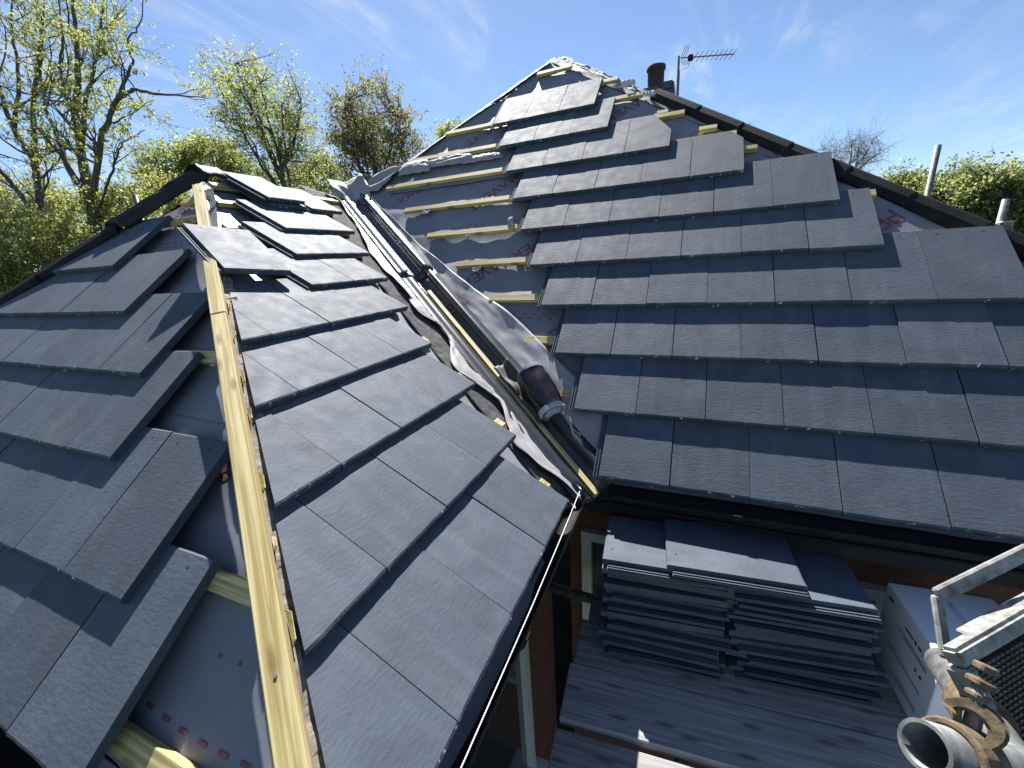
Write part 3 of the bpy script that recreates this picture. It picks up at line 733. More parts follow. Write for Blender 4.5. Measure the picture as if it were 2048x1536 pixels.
# ---- chimney with pot
ch = at(1305, 195, 6.2); b = MB()
b.box(ch.x-.30, ch.x+.30, ch.y-.25, ch.y+.25, 1.6, ch.z-.02)
chim = part(b, 'chimney', MT['lead'], 'chimney stack behind the head of the main roof')
b = MB(); b.box(ch.x-.33, ch.x+.12, ch.y-.28, ch.y+.28, ch.z-.02, ch.z+.06); b.box(ch.x+.125, ch.x+.31, ch.y-.26, ch.y+.22, ch.z-.02, ch.z+.10)
o = b.build('chimney_cap', MT['lead'], chim); bevel(o, .02, 2); 
pc = at(1311, 176, 6.2); b = MB(); zt = at(1311, 138, 6.2).z; pz = ch.z+.03
prs = [(.135, 0), (.125, .03), (.115, .05), (.118, zt-pz-.06), (.135, zt-pz-.05), (.135, zt-pz), (.105, zt-pz), (.10, zt-pz-.3)]
n = 24; rows = [[(pc.x+r*math.cos(2*math.pi*k/n), pc.y+r*math.sin(2*math.pi*k/n), pz+z) for k in range(n+1)] for r, z in prs]
b.sheet(rows); o = b.build('chimney_pot', MT['clay'], chim, smooth=True)

# ------------------------------------------------------------------ television aerial
m0, m1 = at(1358, 300, 6.4), at(1358, 112, 6.4); m0 = Vector((m1.x, m1.y, 2.2))
aer = empty('television_aerial', m0, 'thin television aerial on a mast beside the chimney pot', 'aerial')
def pt(b, name, m, root, smooth=False):
    o = b.build(name, m, None, smooth); o.parent = root; o.matrix_parent_inverse = Matrix.Translation(root.location).inverted(); return o
pt(MB().tube([m0, m1], .017, 8), 'mast', MT['galv'], aer)
e0, e1 = at(1362, 116, 6.4), at(1468, 108, 6.75)
pt(MB().tube([e0, e1], .010, 6), 'boom', MT['galv'], aer)
d = (e1-e0).normalized(); side = Vector((.55, -.8, .35)).normalized()
for i in range(9):
    c = e0.lerp(e1, .25+.75*i/8.2); pt(MB().tube([c-side*.10, c+side*.10], .0045, 5), 'element', MT['galv'], aer)
c = e0.lerp(e1, .05); b = MB()
for s_ in (-1, 1):
    for q in (-.06, .0, .06): b.tube([c+Vector((q*.5, 0, s_*.02))-side*.02, c+Vector((q*.5+.03, 0, s_*.13))+side*.04], .004, 5)
pt(b, 'reflector', MT['galv'], aer)
b = MB(); c = e0.lerp(e1, .17); b.box(c.x-.04, c.x+.04, c.y-.03, c.y+.03, c.z-.045, c.z+.035); bevel(pt(b, 'junction_box', MT['black'], aer), .01)
pt(MB().tube([c, c+Vector((-.02, 0, -.12)), m1+Vector((.02, 0, -.2)), m1+Vector((.02, 0, -.9))], .004, 5), 'cable', MT['black'], aer)

# ------------------------------------------------------------------ things lying on the roof
def loose_tile(Mx, label, group=None, cut=None, name='loose_tile'):
    tcount[0] += 1
    o = link(name, TILES[tcount[0] % 5], None, (), Mx); tag(o, label, 'roof tile', group); return o
# loose tile laid across the hip board
P0 = [Vector(v) for v in ((-1.381, -.344, 1.007), (-1.322, -.051, .979), (-1.757, -.247, 1.234))]
P0 = [CAM+(v-CAM)*.955 for v in P0]
al = (P0[1]-P0[0]).normalized(); up = (P0[2]-P0[0]); up = (up-al*up.dot(al)).normalized(); n_ = al.cross(up)
Mx = Matrix((al, up, n_)).transposed().to_4x4(); Mx.translation = P0[0]
loose_tile(Mx, 'loose grey tile lying across the hip timber')
loose_tile(M.frame(.482, 2.645, .0, TILT), 'lower grey tile of the pair stacked at the ridge of the wing')
loose_tile(M.frame(.470, 2.655, .036, TILT+.0, .01), 'upper grey tile of the pair stacked at the ridge of the wing')

# loose batten lying in the valley
b = MB(); a, c = vpt(.0, -.012, .040), vpt(.505, -.004, .034)
b.bar((0, 0, 0), ((c-a).length, 0, 0), .028, .028); o = b.build('loose_batten', MT['timber']); 
d = (c-a).normalized(); sd = vn.cross(d).normalized(); Mx = Matrix((d, sd, d.cross(sd))).transposed().to_4x4(); Mx.translation = a; o.matrix_basis = Mx; bevel(o, .002)
tag(o, 'long yellow batten lying in the valley trough', 'batten')

# wrapped roll of black flashing beside the valley
ra, rc = R.p(.012, .300, UH+.085), R.p(-.190, .565, UH+.085)
root = empty('flashing_roll', ra.lerp(rc, .5), 'dark shrink-wrapped roll with white layered ends beside the valley', 'roll')
d = (rc-ra); Ln = d.length; d.normalize(); sx = d.cross(R.n).normalized(); sy = sx.cross(d)
b = MB(); rows = []
for i in range(17):
    t = i/16; r = []
    for k in range(33):
        an = 2*math.pi*k/32; rr = 1+.09*math.sin(an*2+t*2.5)+.06*nz(math.cos(an)*2, t*4, 3)+.035*cr(math.cos(an)*2.5, t*7, 2)
        sq = .066*rr*(1-.04*abs(t-.5)*2)
        r.append(ra+d*(Ln*(.06+.78*t))+sx*math.cos(an)*sq*1.15+sy*(math.sin(an)*sq*.95))
    rows.append(r)
b.sheet(rows); pt(b, 'wrap', MT['wrap'], root, True)
for nm, q0, q1 in (('roll_end', -.01, .075), ('roll_end', .835, .90)):
    b = MB()
    for j in range(5):
        r0 = .062-.004*(j % 2); o0 = q0+(q1-q0)*j/5; o1 = q0+(q1-q0)*(j+.72)/5
        rows = [[ra+d*(Ln*o)+sx*math.cos(2*math.pi*k/28)*r_*1.15+sy*math.sin(2*math.pi*k/28)*r_*.95 for k in range(29)] for o, r_ in ((o0, r0*.6), (o0, r0), (o1, r0), (o1, r0*.6))]
        b.sheet(rows)
    for o_ in (q0, q1):
        b.f.append(tuple(range(len(b.v), len(b.v)+28))); b.m.append(0)
        b.v += [tuple(ra+d*(Ln*o_)+sx*math.cos(2*math.pi*k/28)*.055*1.15+sy*math.sin(2*math.pi*k/28)*.055*.95) for k in range(28)]
    pt(b, nm, MT['paper'], root, False)

# folded black mesh strap over the liner
b = MB(); rows = []
for i in range(25):
    t = .125+.125*i/24; r = []
    for j in range(21):
        a = -.030+.145*j/20; r.append(vpt(t, a, .066+.012*math.sin(i*.55)*math.exp(-((i-14)/7)**2)+.016*math.sin(j*.35)+.004*nz(i*.3, j*.3)))
    rows.append(r)
b.sheet(rows); o = b.build('mesh_strap', MT['webbing'], None, True); solidify(o, .004)
tag(o, 'folded black mesh strap lying over the valley trough', 'strap')

# builder's line along the wing gutter
b = MB(); ps = [Vector((.232, -.115, -.016)), Vector((.240, -.4, -.022)), Vector((.247, -.75, -.028)), Vector((.252, -1.2, -.03)), Vector((.254, -1.45, -.03))]
b.tube(ps, .0016, 6)
for q in ((.228, -.10, -.01), (.233, -.14, -.018), (.237, -.23, -.02), (.252, -1.215, -.03)):
    q = Vector(q); b.tube([q, q+Vector((.012, -.018, .006))], .0014, 5); b.tube([q, q+Vector((-.014, .006, .010))], .0014, 5)
    b.tube([q+Vector((-.003, 0, 0)), q+Vector((.004, .001, .001))], .0042, 7)
tag(b.build('string_line', MT['string']), 'taut white string line along the outer edge of the wing gutter', 'string')

# ------------------------------------------------------------------ scaffold
BZ = -.62; BA = rad(5.2)
bd = Vector((math.cos(BA), math.sin(BA), 0)); bn = Vector((-math.sin(BA), math.cos(BA), 0))
def board(x, y, ln, lab, dz=0, w=.222, sag=0):
    Mx = Matrix((bd, bn, (0, 0, 1))).transposed().to_4x4(); Mx.translation = (x, y, BZ+dz)
    b = MB(); b.box(0, ln, -w, 0, -.036, 0); o = b.build('scaffold_board', MT['ply'], None, False, Mx); bevel(o, .004)
    tag(o, lab, 'scaffold board', 'scaffold boards of the platform')
    return o
board(.262, .025, 2.6, 'grey scaffold board nearest the brick wall')
board(.255, -.200, 2.6, 'grey scaffold board under the front of the tile stacks')
board(.260, -.425, 2.6, 'grey scaffold board just in front of the tile stacks')
board(.275, -.672, 2.6, 'grey scaffold board with a dark gap behind it', dz=-.012)
board(.270, -.900, 2.6, 'outermost grey scaffold board at the bottom edge of the picture', dz=-.004)
def tube_thing(name, a, c, lab, r=.0242, cat='scaffold tube', group='scaffold tubes'):
    a, c = Vector(a), Vector(c); b = MB(); b.pipe(a, c, r, r-.004); o = b.build(name, MT['galv'], None, False)
    o.data.polygons.foreach_set('use_smooth', [abs(p.normal.dot((c-a).normalized())) < .5 for p in o.data.polygons])
    tag(o, lab, cat, group); return o
tube_thing('scaffold_tube', (-.05, .02, BZ-.085), (1.2, -.02, BZ-.085), 'grey scaffold tube poking out under the boards towards the wing wall')
tube_thing('scaffold_tube', (.75, .24, BZ-.062), (.62, -1.6, BZ-.062), 'scaffold transom under the middle of the platform boards')
tube_thing('scaffold_tube', (2.3, .24, BZ-.062), (2.2, -1.6, BZ-.062), 'scaffold transom under the far end of the platform boards')
for px, py0, dp, lab in ((1877, 290, 3.9, 'tall scaffold pole rising beyond the right hip'), (2013, 398, 3.3, 'short scaffold pole at the right edge of the picture'), (269, 390, 4.6, 'short grey pole end behind the left hip')):
    t = at(px, py0, dp); tube_thing('scaffold_pole', (t.x-.03, t.y, GZ), t, lab, r=.0245, cat='scaffold pole', group='scaffold poles beyond the roof')
t = at(2006, 455, 3.3); b = MB(); b.box(t.x-.04, t.x+.04, t.y-.05, t.y+.02, t.z-.05, t.z+.05); o = b.build('coupler', MT['galv']); bevel(o, .012); tag(o, 'grey coupler clamped on the short pole at the right edge', 'coupler')

# stacks of spare tiles on the boards
ordn = ['bottom', 'second', 'third', 'fourth', 'fifth', 'sixth', 'seventh', 'eighth', 'ninth', 'tenth', 'eleventh', 'twelfth', 'thirteenth', 'fourteenth', 'fifteenth']
def stack(x, y, n, side, seed):
    rg = random.Random(seed); z = BZ+.001
    for i in range(n):
        rot = BA+math.pi/2+rg.uniform(-.035, .035)+(.03 if side == 'right' else 0)
        ca, sa = math.cos(rot), math.sin(rot)
        a = Vector((ca, sa, 0)); u = Vector((-sa, ca, 0))
        # tile lies face up, long side along the boards
        flip = rg.random() < .35
        px, py = x+rg.uniform(-.03, .03)-(.006*i if side == 'right' else .001*i), y+rg.uniform(-.018, .018)+.003*i
        if flip: a, u = -a, -u
        nrm = Vector((rg.uniform(-.012, .012), rg.uniform(-.02, .02), 1)).normalized()
        u = (u-nrm*u.dot(nrm)).normalized(); a = u.cross(nrm)
        Mx = Matrix((a, u, nrm)).transposed().to_4x4()
        Mx.translation = Vector((px, py, z+TT))-a*TW/2-u*TL/2
        loose_tile(Mx, '%s tile from the bottom in the %s stack on the scaffold' % (ordn[i], side) if i else 'bottom tile of the %s stack on the scaffold' % side, 'spare tiles stacked on the scaffold', name='stacked_tile')
        z += TT+rg.choice((.004, .006, .009, .012))
    return z
zl = stack(.585, -.150, 11, 'left', 3); zr = stack(1.075, -.085, 11, 'right', 9)
def top_tile(x, y, z, rot, lab, tilt=0):
    a = Vector((math.cos(rot), math.sin(rot), 0)); u = Vector((-math.sin(rot), math.cos(rot), tilt)).normalized(); n2 = a.cross(u)
    Mx = Matrix((a, u, n2)).transposed().to_4x4(); Mx.translation = Vector((x, y, z+TT))-a*TW/2-u*TL/2
    loose_tile(Mx, lab, None, name='stacked_tile')
zt = max(zl, zr)
top_tile(.575, -.115, zl+.002, BA+math.pi/2, 'top left tile of the stacks with a sunlit front edge')
top_tile(1.025, -.075, zr+.001, BA+math.pi/2+.02, 'top right tile of the stacks with a sunlit front strip')
top_tile(.815, -.105, zt+TT+.004, BA+math.pi/2, 'topmost tile bridging the two stacks, its front strip in sun')

# white cardboard box right of the stacks
bx = empty('cardboard_box', (1.40, -.30, BZ), 'white printed cardboard box standing right of the tile stacks', 'box'); bx.rotation_euler = (0, 0, BA-.02)
o = MB().box(0, .30, 0, .34, .001, .33).build('carton', MT['card'], bx); bevel(o, .003)
MB().box(.142, .158, -.0012, .341, .10, .3312).build('tape', MT['paper'], bx)
b = MB()
for i, (y, z, w, h) in enumerate(((.05, .05, .16, .003), (.05, .062, .12, .003), (.05, .265, .03, .009), (.09, .265, .02, .009), (.12, .262, .010, .013), (.14, .265, .05, .007), (.05, .235, .18, .003), (.05, .225, .14, .003), (.06, .18, .012, .012), (.09, .18, .010, .012), (.05, .13, .2, .003), (.28, .285, .03, .012))):
    b.add([(-.0012, y, z), (-.0012, y+w, z), (-.0012, y+w, z+h), (-.0012, y, z+h)], [(0, 3, 2, 1)])
for x, z in ((.02, .28), (.02, .24), (.26, .29), (.03, .05)):
    b.add([(x, -.0012, z), (x+.012, -.0012, z), (x+.012, -.0012, z+.014), (x, -.0012, z+.014)], [(0, 1, 2, 3)])
b.build('printing', MT['ink'], bx)['kind'] = 'stuff'

# mesh hop-up platform, seen edge on at the right
H0 = at(1906, 1300, .60); HX = (at(2054, 1215, .64)-H0).normalized(); HZ = (at(2030, 1560, .56)-at(1915, 1335, .60)).normalized()
HZ = (HZ-HX*HZ.dot(HX)).normalized(); HN = HX.cross(HZ).normalized()
if HN.dot(CAM-H0) < 0: HN = -HN
hop = empty('hop_up_platform', H0, 'weathered aluminium platform with dark expanded mesh at the right edge', 'platform')
b = MB()
def hbox(b, x0, x1, z0, z1, n0, n1):
    v = [H0+HX*x+HZ*z+HN*n for n in (n0, n1) for z in (z0, z1) for x in (x0, x1)]
    b.add(v, [(0, 2, 3, 1), (4, 5, 7, 6), (0, 1, 5, 4), (2, 6, 7, 3), (0, 4, 6, 2), (1, 3, 7, 5)])
b = MB(); hbox(b, 0, .6, 0, .026, -.022, .004); o = pt(b, 'top_rail', MT['alu'], hop); bevel(o, .005, 2)
b = MB(); hbox(b, 0, .022, .0285, .36, -.03, .002); o = pt(b, 'side_rail', MT['alu'], hop); bevel(o, .004)
b = MB(); pitch_x, pitch_z = .0105, .0062      # expanded metal: staggered slots between strands
for i in range(46):
    for k in range(52):
        x = .024+i*pitch_x+(pitch_x/2 if k % 2 else 0); z = .034+k*pitch_z
        hbox(b, x, x+pitch_x*.62, z, z+.0026, -.006, -.002)
    x = .024+i*pitch_x
for k in range(52):
    z = .034+k*pitch_z+.0030
    hbox(b, .022, .52, z, z+.0014, -.0062, -.0035)
o = pt(b, 'mesh_panel', MT['mesh'], hop); o['kind'] = 'stuff'
b = MB(); hbox(b, .022, .52, .03, .36, -.034, -.030); pt(b, 'tread_plate', MT['mesh'], hop)
# guard bar of the platform
g0, g1, g2 = at(2060, 1100, .72), at(1873, 1192, .70), at(1892, 1318, .66)
b = MB(); b.bar(g1, g0, .024, .010, HN); o = pt(b, 'guard_bar', MT['alu'], hop); bevel(o, .003)
b = MB(); b.bar(g1, g2, .020, .009, HN); o = pt(b, 'guard_bar', MT['alu'], hop); bevel(o, .003)
b = MB(); b.bar(at(1925, 1268, .66), at(2070, 1188, .70), .020, .008, UPV); o = pt(b, 'top_plate', MT['alu'], hop); bevel(o, .003)

# handrail tube end, its rusty coupler and the tube beyond
ta, tb_ = at(1848, 1492, .44), at(1990, 1530, .47)
o = tube_thing('handrail_tube', ta, ta+(tb_-ta).normalized()*.75, 'open end of a galvanised handrail tube near the camera')
t2a, t2b = at(1885, 1325, .74), at(2080, 1600, .46)
tube_thing('handrail_tube', t2a, t2b+(t2b-t2a)*.3, 'pale galvanised tube passing behind the rusty coupler')
cpl = empty('tube_coupler', at(1905, 1455, .46), 'rusty swivel coupler with bolts clamping the handrail tubes', 'coupler')
td = (tb_-ta).normalized(); c0 = ta+td*.040
b = MB(); b.pipe(c0, c0+td*.045, .0325, .0245, 24); o = pt(b, 'clamp_band', MT['rust'], cpl); bevel(o, .002)
b = MB(); u1 = (UPV-td*UPV.dot(td)).normalized(); v1 = td.cross(u1)
ec = c0+td*.022+u1*.034; 
ro, ri, hw = .026, .0125, .009; na = 20; rows = []
rv = (ec-CAM).normalized(); uu = (UPV-rv*UPV.dot(rv)).normalized(); ss = rv.cross(uu)
for k in range(na+1):
    an = rad(-60)+rad(250)*k/na; e = uu*math.cos(an)+ss*math.sin(an)*1.1; r2 = ro*(1+.12*math.sin(an*2))
    rows.append([ec+e*r2-rv*hw, ec+e*r2+rv*hw, ec+e*ri+rv*hw, ec+e*ri-rv*hw, ec+e*r2-rv*hw])
b.sheet(rows); b.add(rows[0][:4], [(0, 1, 2, 3)]); b.add(rows[-1][:4], [(3, 2, 1, 0)])
o = pt(b, 'hinge_eye', MT['rust'], cpl); bevel(o, .003, 2)
b = MB(); b.tube([ec-u1*.01+td*.006, ec+u1*.050+td*.004], .0075, 10); pt(b, 'bolt', MT['galv'], cpl, True)
b = MB()
for off, rr, hh in ((.030, .012, .006), (.044, .014, .007), (.060, .011, .008)):
    cc = ec+u1*off+td*.004; b.tube([cc, cc+u1*hh], rr, 6)
o = pt(b, 'flanged_nut', MT['rust'], cpl); bevel(o, .0015)
b = MB(); c1 = t2a.lerp(t2b, .50); d2 = (t2b-t2a).normalized(); b.pipe(c1-d2*.03, c1+d2*.02, .033, .0246, 24); pt(b, 'clamp_band', MT['rust'], cpl)

# ------------------------------------------------------------------ trees
def mesh_np(name, V, F, mats, parent, smooth=False):
    me = bpy.data.meshes.new(name); n = len(V); k = F.shape[1]
    me.vertices.add(n); me.vertices.foreach_set('co', np.asarray(V, np.float32).ravel())
    me.loops.add(F.size); me.loops.foreach_set('vertex_index', F.astype(np.int32).ravel())
    me.polygons.add(len(F)); me.polygons.foreach_set('loop_start', np.arange(0, F.size, k, dtype=np.int32))
    if smooth: me.polygons.foreach_set('use_smooth', np.ones(len(F), bool))
    me.update(calc_edges=True); me.validate()
    for m in mats: me.materials.append(m)
    return link(name, me, parent)
def leaves_mesh(name, P, size, m, parent, rg):
    P = np.asarray(P); n = len(P); s = size*rg.uniform(.55, 1.3, n)[:, None]
    d = rg.normal(size=(n, 3)); d[:, 2] -= .35; d /= np.linalg.norm(d, axis=1)[:, None]
    t = rg.normal(size=(n, 3)); t -= d*(t*d).sum(1)[:, None]; t /= np.linalg.norm(t, axis=1)[:, None]
    w = t*s*.36; L_ = d*s
    V = np.stack([P, P+L_*.5+w, P+L_, P+L_*.5-w], 1).reshape(-1, 3); F = np.arange(4*n).reshape(n, 4)
    return mesh_np(name, V, F, [m], parent)
class Tree:
    def __init__(s, seed): s.rg = np.random.default_rng(seed); s.V = []; s.F = []; s.n = 0; s.tips = []
    def tube(s, pts, r0, r1, k=6):
        pts = np.asarray(pts); m = len(pts); d = np.gradient(pts, axis=0); d /= np.linalg.norm(d, axis=1)[:, None]+1e-9
        ref = np.array([.31, .77, .2]); x = np.cross(d, ref); x /= np.linalg.norm(x, axis=1)[:, None]; y = np.cross(d, x)
        r = np.linspace(r0, r1, m)[:, None, None]; a = np.linspace(0, 2*np.pi, k, endpoint=False)
        ring = pts[:, None]+(x[:, None]*np.cos(a)[None, :, None]+y[:, None]*np.sin(a)[None, :, None])*r
        s.V.append(ring.reshape(-1, 3)); i = np.arange(m-1)[:, None]*k; j = np.arange(k)[None]
        s.F.append((np.stack([i+j, i+(j+1) % k, i+k+(j+1) % k, i+k+j], -1).reshape(-1, 4))+s.n); s.n += m*k
    def wob(s, a, d, ln, n, curl, lift=.0):
        pts = [np.array(a)]; d = np.array(d)/np.linalg.norm(d)
        for i in range(n):
            d = d+s.rg.normal(size=3)*curl+np.array([0, 0, lift]); d /= np.linalg.norm(d); pts.append(pts[-1]+d*ln/n)
        return np.array(pts), d
    def branch(s, a, d, ln, r, lev, maxlev, kids=5, spread=.9, lift=.03, leaf=8, curl=.16):
        pts, dd = s.wob(a, d, ln, max(4, int(6-lev)), curl, lift)
        s.tube(pts, r, r*.35, 6 if lev < 2 else (4 if lev < 3 else 3))
        if lev >= maxlev:
            for _ in range(leaf):
                t = s.rg.uniform(.25, 1.05); i = min(int(t*(len(pts)-1)), len(pts)-2); s.tips.append(pts[i]+(pts[i+1]-pts[i])*s.rg.random()+s.rg.normal(size=3)*.05*ln)
            return
        for k in range(kids):
            t = s.rg.uniform(.25, 1.0) if k else 1.0
            i = min(int(t*(len(pts)-1)), len(pts)-2); p = pts[i]+(pts[i+1]-pts[i])*(t*(len(pts)-1)-i)
            nd = dd+s.rg.normal(size=3)*spread*np.array([1, 1, .8]); 
            s.branch(p, nd, ln*s.rg.uniform(.45, .72), r*.45*(1-.3*t), lev+1, maxlev, kids, spread, lift, leaf, curl)
    def finish(s, name, base, label, cat, group, leafmat, size, extra=None, thin=1.0):
        root = empty(name, base, label, cat, group); inv = Matrix.Translation(base).inverted()
        o = mesh_np('trunk', np.concatenate(s.V), np.concatenate(s.F), [MT['bark']], root, True); o.matrix_parent_inverse = inv
        P = np.array(s.tips)
        if thin < 1: P = P[s.rg.random(len(P)) < thin]
        o = leaves_mesh('crown', P, size, leafmat, root, s.rg); o.matrix_parent_inverse = inv
        return root
def limb_px(T, pix, d0, d1, r0, r1, kids_every=.7, sub=1.6, lev=1, maxlev=3, kids=4, leaf=19, lift=.04):
    n = len(pix); P = []
    for i, (x, y) in enumerate(pix): P.append(np.array(at(x, y, d0+(d1-d0)*i/max(1, n-1))))
    P = np.array(P); t = np.linspace(0, n-1, n*6); Q = np.stack([np.interp(t, np.arange(n), P[:, k]) for k in range(3)], 1)
    for _ in range(2): Q[1:-1] = (Q[:-2]+Q[1:-1]*2+Q[2:])/4
    Q[1:-1] += T.rg.normal(size=Q[1:-1].shape)*.012
    r0 *= .68; r1 *= .68; T.tube(Q, r0, r1, 8)
    seg = np.linalg.norm(np.diff(Q, axis=0), axis=1).sum(); m = int(seg/kids_every); rr = np.linspace(r0, r1, len(Q))
    for k in range(m):
        i = int(T.rg.uniform(.12, .99)*(len(Q)-2)); d = Q[i+1]-Q[i]; d /= np.linalg.norm(d)
        T.branch(Q[i], d*.5+T.rg.normal(size=3)*.75+np.array([0, 0, .2]), sub*T.rg.uniform(.5, 1.2), min(rr[i]*.5, .03), lev, maxlev, kids, .75, lift, leaf)
# big forked tree at the left
T = Tree(5); D = 9.5
limb_px(T, [(196, 640), (193, 480), (187, 422), (170, 350), (164, 305), (150, 230), (158, 130), (148, 40), (140, -120)], D, D+.5, .20, .04, .8)
limb_px(T, [(187, 400), (201, 272), (234, 201), (267, 178), (330, 190), (408, 195)], D, D-1.6, .10, .012, .45, 1.1)
limb_px(T, [(234, 201), (253, 155), (267, 122), (253, 84), (281, 47), (290, -30)], D-.7, D+.2, .055, .010, .5, 1.2)
limb_px(T, [(180, 380), (145, 360), (112, 262), (94, 225), (80, 164), (84, 47), (94, -60)], D, D+1.5, .10, .02, .6, 1.4)
limb_px(T, [(164, 300), (172, 200), (196, 110), (205, 20), (215, -80)], D+.1, D+1.2, .08, .02, .55, 1.3)
limb_px(T, [(188, 440), (225, 340), (240, 290), (290, 260)], D, D-1, .05, .01, .5, 1.0)
limb_px(T, [(150, 240), (120, 150), (125, 60), (110, -60)], D+.2, D+1.4, .07, .02, .55, 1.3)
T.finish('tall_tree', at(196, 640, D), 'tall forked tree with fresh spring leaves right of the leaning trunk', 'tree', 'trees behind the house', MT['leaf1'], .048)
T = Tree(6); D = 10.5
limb_px(T, [(118, 640), (104, 470), (94, 450), (80, 390), (70, 323), (28, 262), (0, 178), (-30, 100)], D, D+.4, .19, .05, .7, 1.5)
limb_px(T, [(70, 323), (66, 211), (80, 94), (89, 20), (70, -80)], D, D+.8, .10, .02, .6, 1.4)
limb_px(T, [(104, 470), (40, 390), (-30, 300), (-90, 250)], D, D-.8, .10, .03, .6, 1.3)
limb_px(T, [(28, 262), (40, 150), (20, 40), (40, -70)], D+.2, D+1, .08, .02, .55, 1.4)
T.finish('tall_tree', at(118, 640, D), 'tall leaning tree with fresh spring leaves at the left edge', 'tree', 'trees behind the house', MT['leaf1'], .048)
# crowns given by their bearing, size and distance
def crown_tree(name, seed, depth, cx, cy, rx, ry, label, lm, size, ncl, nleaf, trunk=.13, tx=None, nl=9, group='trees behind the house', cat='tree', lean=0, shell=.45, flat=1.0, spread=.17):
    T = Tree(seed); rg = T.rg; k = depth/FPX; c = np.array(at(cx, cy, depth)); a, bz = rx*k, ry*k
    bt = at(tx if tx is not None else cx, cy+ry, depth); base = Vector((bt.x, bt.y, GZ)); lo = c[2]-bz*.75
    tr = np.array([(base.x, base.y, GZ)]+[(base.x+(c[0]-base.x)*f*.5+rg.normal()*.03, base.y+rg.normal()*.03, GZ+(lo-GZ)*f) for f in (.3, .6, .85, 1)]+[(c[0]*.6+base.x*.4, c[1], c[2]-bz*.2)])
    t = np.linspace(0, 5, 26); tr = np.stack([np.interp(t, np.arange(6), tr[:, i]) for i in range(3)], 1); T.tube(tr, trunk, trunk*.4, 8)
    nodes = [tr[18:]]
    for i in range(nl):
        an = 2*math.pi*(i+rg.random()*.7)/nl; rr = rg.uniform(.35, .8); e = c+np.array([math.cos(an)*a*rr, math.sin(an)*a*rr*flat, bz*rg.uniform(-.05, .85)*(1.1-rr*.7)+lean*0])
        p0 = tr[rg.integers(14, 25)]; m = p0*.5+e*.5+np.array([(e[0]-p0[0])*.12, (e[1]-p0[1])*.12, -.10*bz])
        u = np.linspace(0, 1, 12)[:, None]; q = (1-u)**2*p0+2*u*(1-u)*m+u*u*e; q[1:-1] += rg.normal(size=q[1:-1].shape)*.02*a
        T.tube(q, trunk*.36, trunk*.07, 5); nodes.append(q[2:])
    nodes = np.concatenate(nodes)
    d = rg.normal(size=(ncl, 3)); d /= np.linalg.norm(d, axis=1)[:, None]; r = (shell+(1-shell)*rg.random(ncl))**(1/1.6)
    lump = np.array([1+.30*noise.noise(Vector(v*1.9)+Vector((seed, 0, 0))) for v in d])
    C = c+d*(r*lump)[:, None]*np.array([a, a*flat, bz]); C[:, 2] += np.where(C[:, 2] < c[2], .12*bz, 0)
    C[:, 0] += lean*k*((C[:, 2]-c[2])/bz)
    for p in C:
        D2 = ((nodes-p)**2).sum(1)+np.where(nodes[:, 2] > p[2], .6*a*a, 0); n0 = nodes[np.argmin(D2)]
        m = n0*.5+p*.5+rg.normal(size=3)*.06*a+np.array([0, 0, -.03*bz]); u = np.linspace(0, 1, 5)[:, None]
        q = (1-u)**2*n0+2*u*(1-u)*m+u*u*p; ll = np.linalg.norm(p-n0); T.tube(q, min(.016, .006+.008*ll)*max(.6, trunk/.13), .003, 3)
        for z in range(3):
            e = p+rg.normal(size=3)*spread*1.3; T.tube(np.stack([q[3], (q[3]+e)/2+rg.normal(size=3)*.03, e]), .004, .0018, 3)
            f = rg.random(nleaf//3+1)[:, None]; T.tips += list(q[3]+(e-q[3])*(.3+.8*f)+rg.normal(size=(len(f), 3))*spread*.32)
    return T.finish(name, base, label, cat, group, lm, size)
crown_tree('fan_tree', 21, 13, 535, 250, 104, 138, 'pale green fan-shaped tree behind the wing ridge', MT['leaf1'], .062, 460, 30, .15, 598, 13, lean=-34, shell=.2)
crown_tree('round_tree', 22, 14, 748, 292, 104, 120, 'dense olive brown round tree left of the main roof', MT['leaf2'], .078, 560, 27, .15, 752, 12, shell=.15)
crown_tree('small_tree', 23, 17, 908, 272, 34, 26, 'small pale tree peeping over the left hip of the main roof', MT['leaf1'], .075, 90, 30, .08)
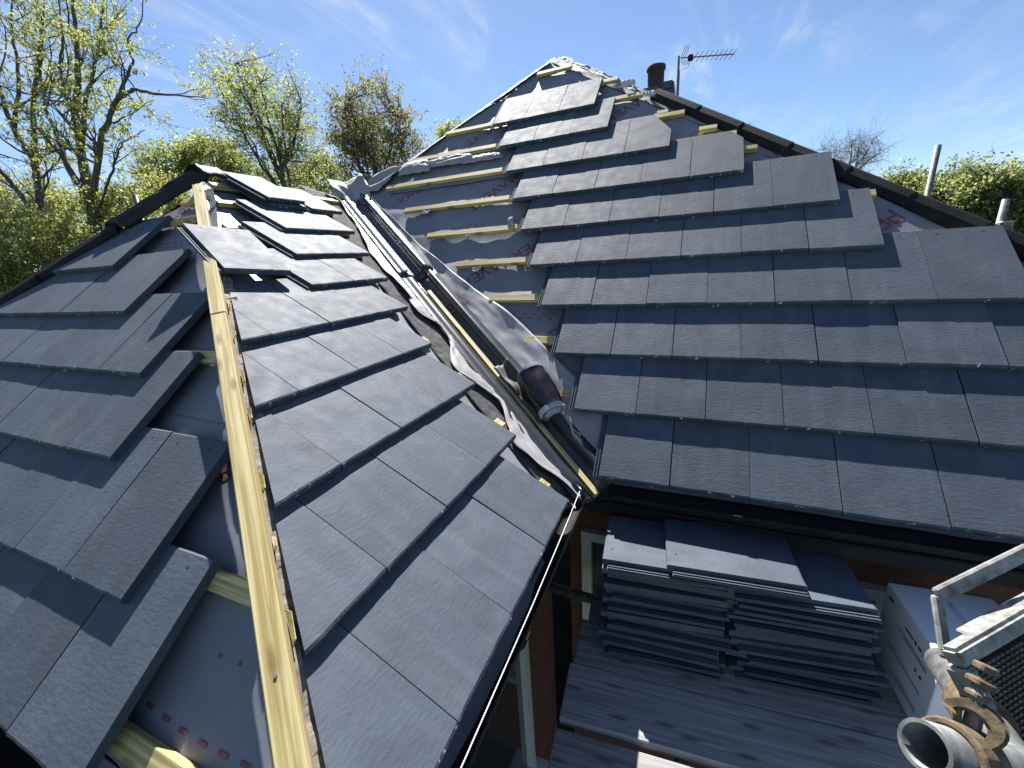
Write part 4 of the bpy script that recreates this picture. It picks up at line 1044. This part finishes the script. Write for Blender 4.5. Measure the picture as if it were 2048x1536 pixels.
crown_tree('small_tree', 24, 15, 330, 335, 52, 42, 'bright green tree between the forked trunks and the fan tree', MT['leaf3'], .075, 190, 30, .09)
crown_tree('small_tree', 25, 16, 425, 322, 58, 46, 'yellow green tree low behind the wing apex', MT['leaf1'], .08, 240, 36, .09)
crown_tree('small_tree', 26, 17, 640, 362, 60, 48, 'low green tree between the fan tree and the round tree', MT['leaf3'], .08, 240, 34, .09)
crown_tree('small_tree', 29, 17, 500, 372, 60, 42, 'low green tree under the fan tree behind the stacked ridge tiles', MT['leaf3'], .08, 220, 34, .09)
crown_tree('bare_tree', 27, 17, 1692, 318, 70, 48, 'nearly bare twiggy tree beyond the right hip', MT['leaf2'], .035, 300, 3, .12, 1690, 14, shell=.2, spread=.28)
for i, (cx, cy, rx, ry, dp, lab) in enumerate(((20, 470, 95, 75, 8.5, 'bright green bush at the left edge below the leaning tree'), (130, 500, 80, 70, 8.0, 'bright green bush between the two tall trunks'), (245, 420, 62, 60, 10, 'green bush just above the left hip ridge tiles'), (330, 400, 55, 50, 12, 'green bush left of the wing apex'), (60, 400, 80, 60, 12, 'pale green bush behind the leaning trunk'), (-40, 545, 90, 60, 7.5, 'low green bush at the far left edge above the hip'), (170, 430, 75, 60, 12, 'pale green bush behind the forked trunk'))):
    crown_tree('garden_bush', 40+i, dp, cx, cy, rx, ry, lab, MT['leaf1'], .058, 250, 24, .05, None, 8, 'bushes behind the wing', 'bush', shell=.3, spread=.12)
for i, (cx, cy, rx, ry, dp, lab) in enumerate(((1806, 400, 44, 58, 8.5, 'leafy pale shrub left of the tall scaffold pole'), (1872, 405, 52, 70, 7.8, 'leafy pale shrub behind the tall scaffold pole'), (1950, 405, 60, 72, 7.2, 'leafy pale shrub between the two right poles'), (2040, 415, 70, 82, 7.0, 'leafy pale shrub at the right edge of the picture'), (1752, 420, 40, 48, 9.5, 'low shrub touching the right hip tiles below the bare tree'))):
    crown_tree('hedge_shrub', 60+i, dp, cx, cy, rx, ry, lab, MT['leaf3'], .052, 300, 36, .05, None, 9, 'shrubs beyond the right hip', 'shrub', shell=.25, spread=.10)
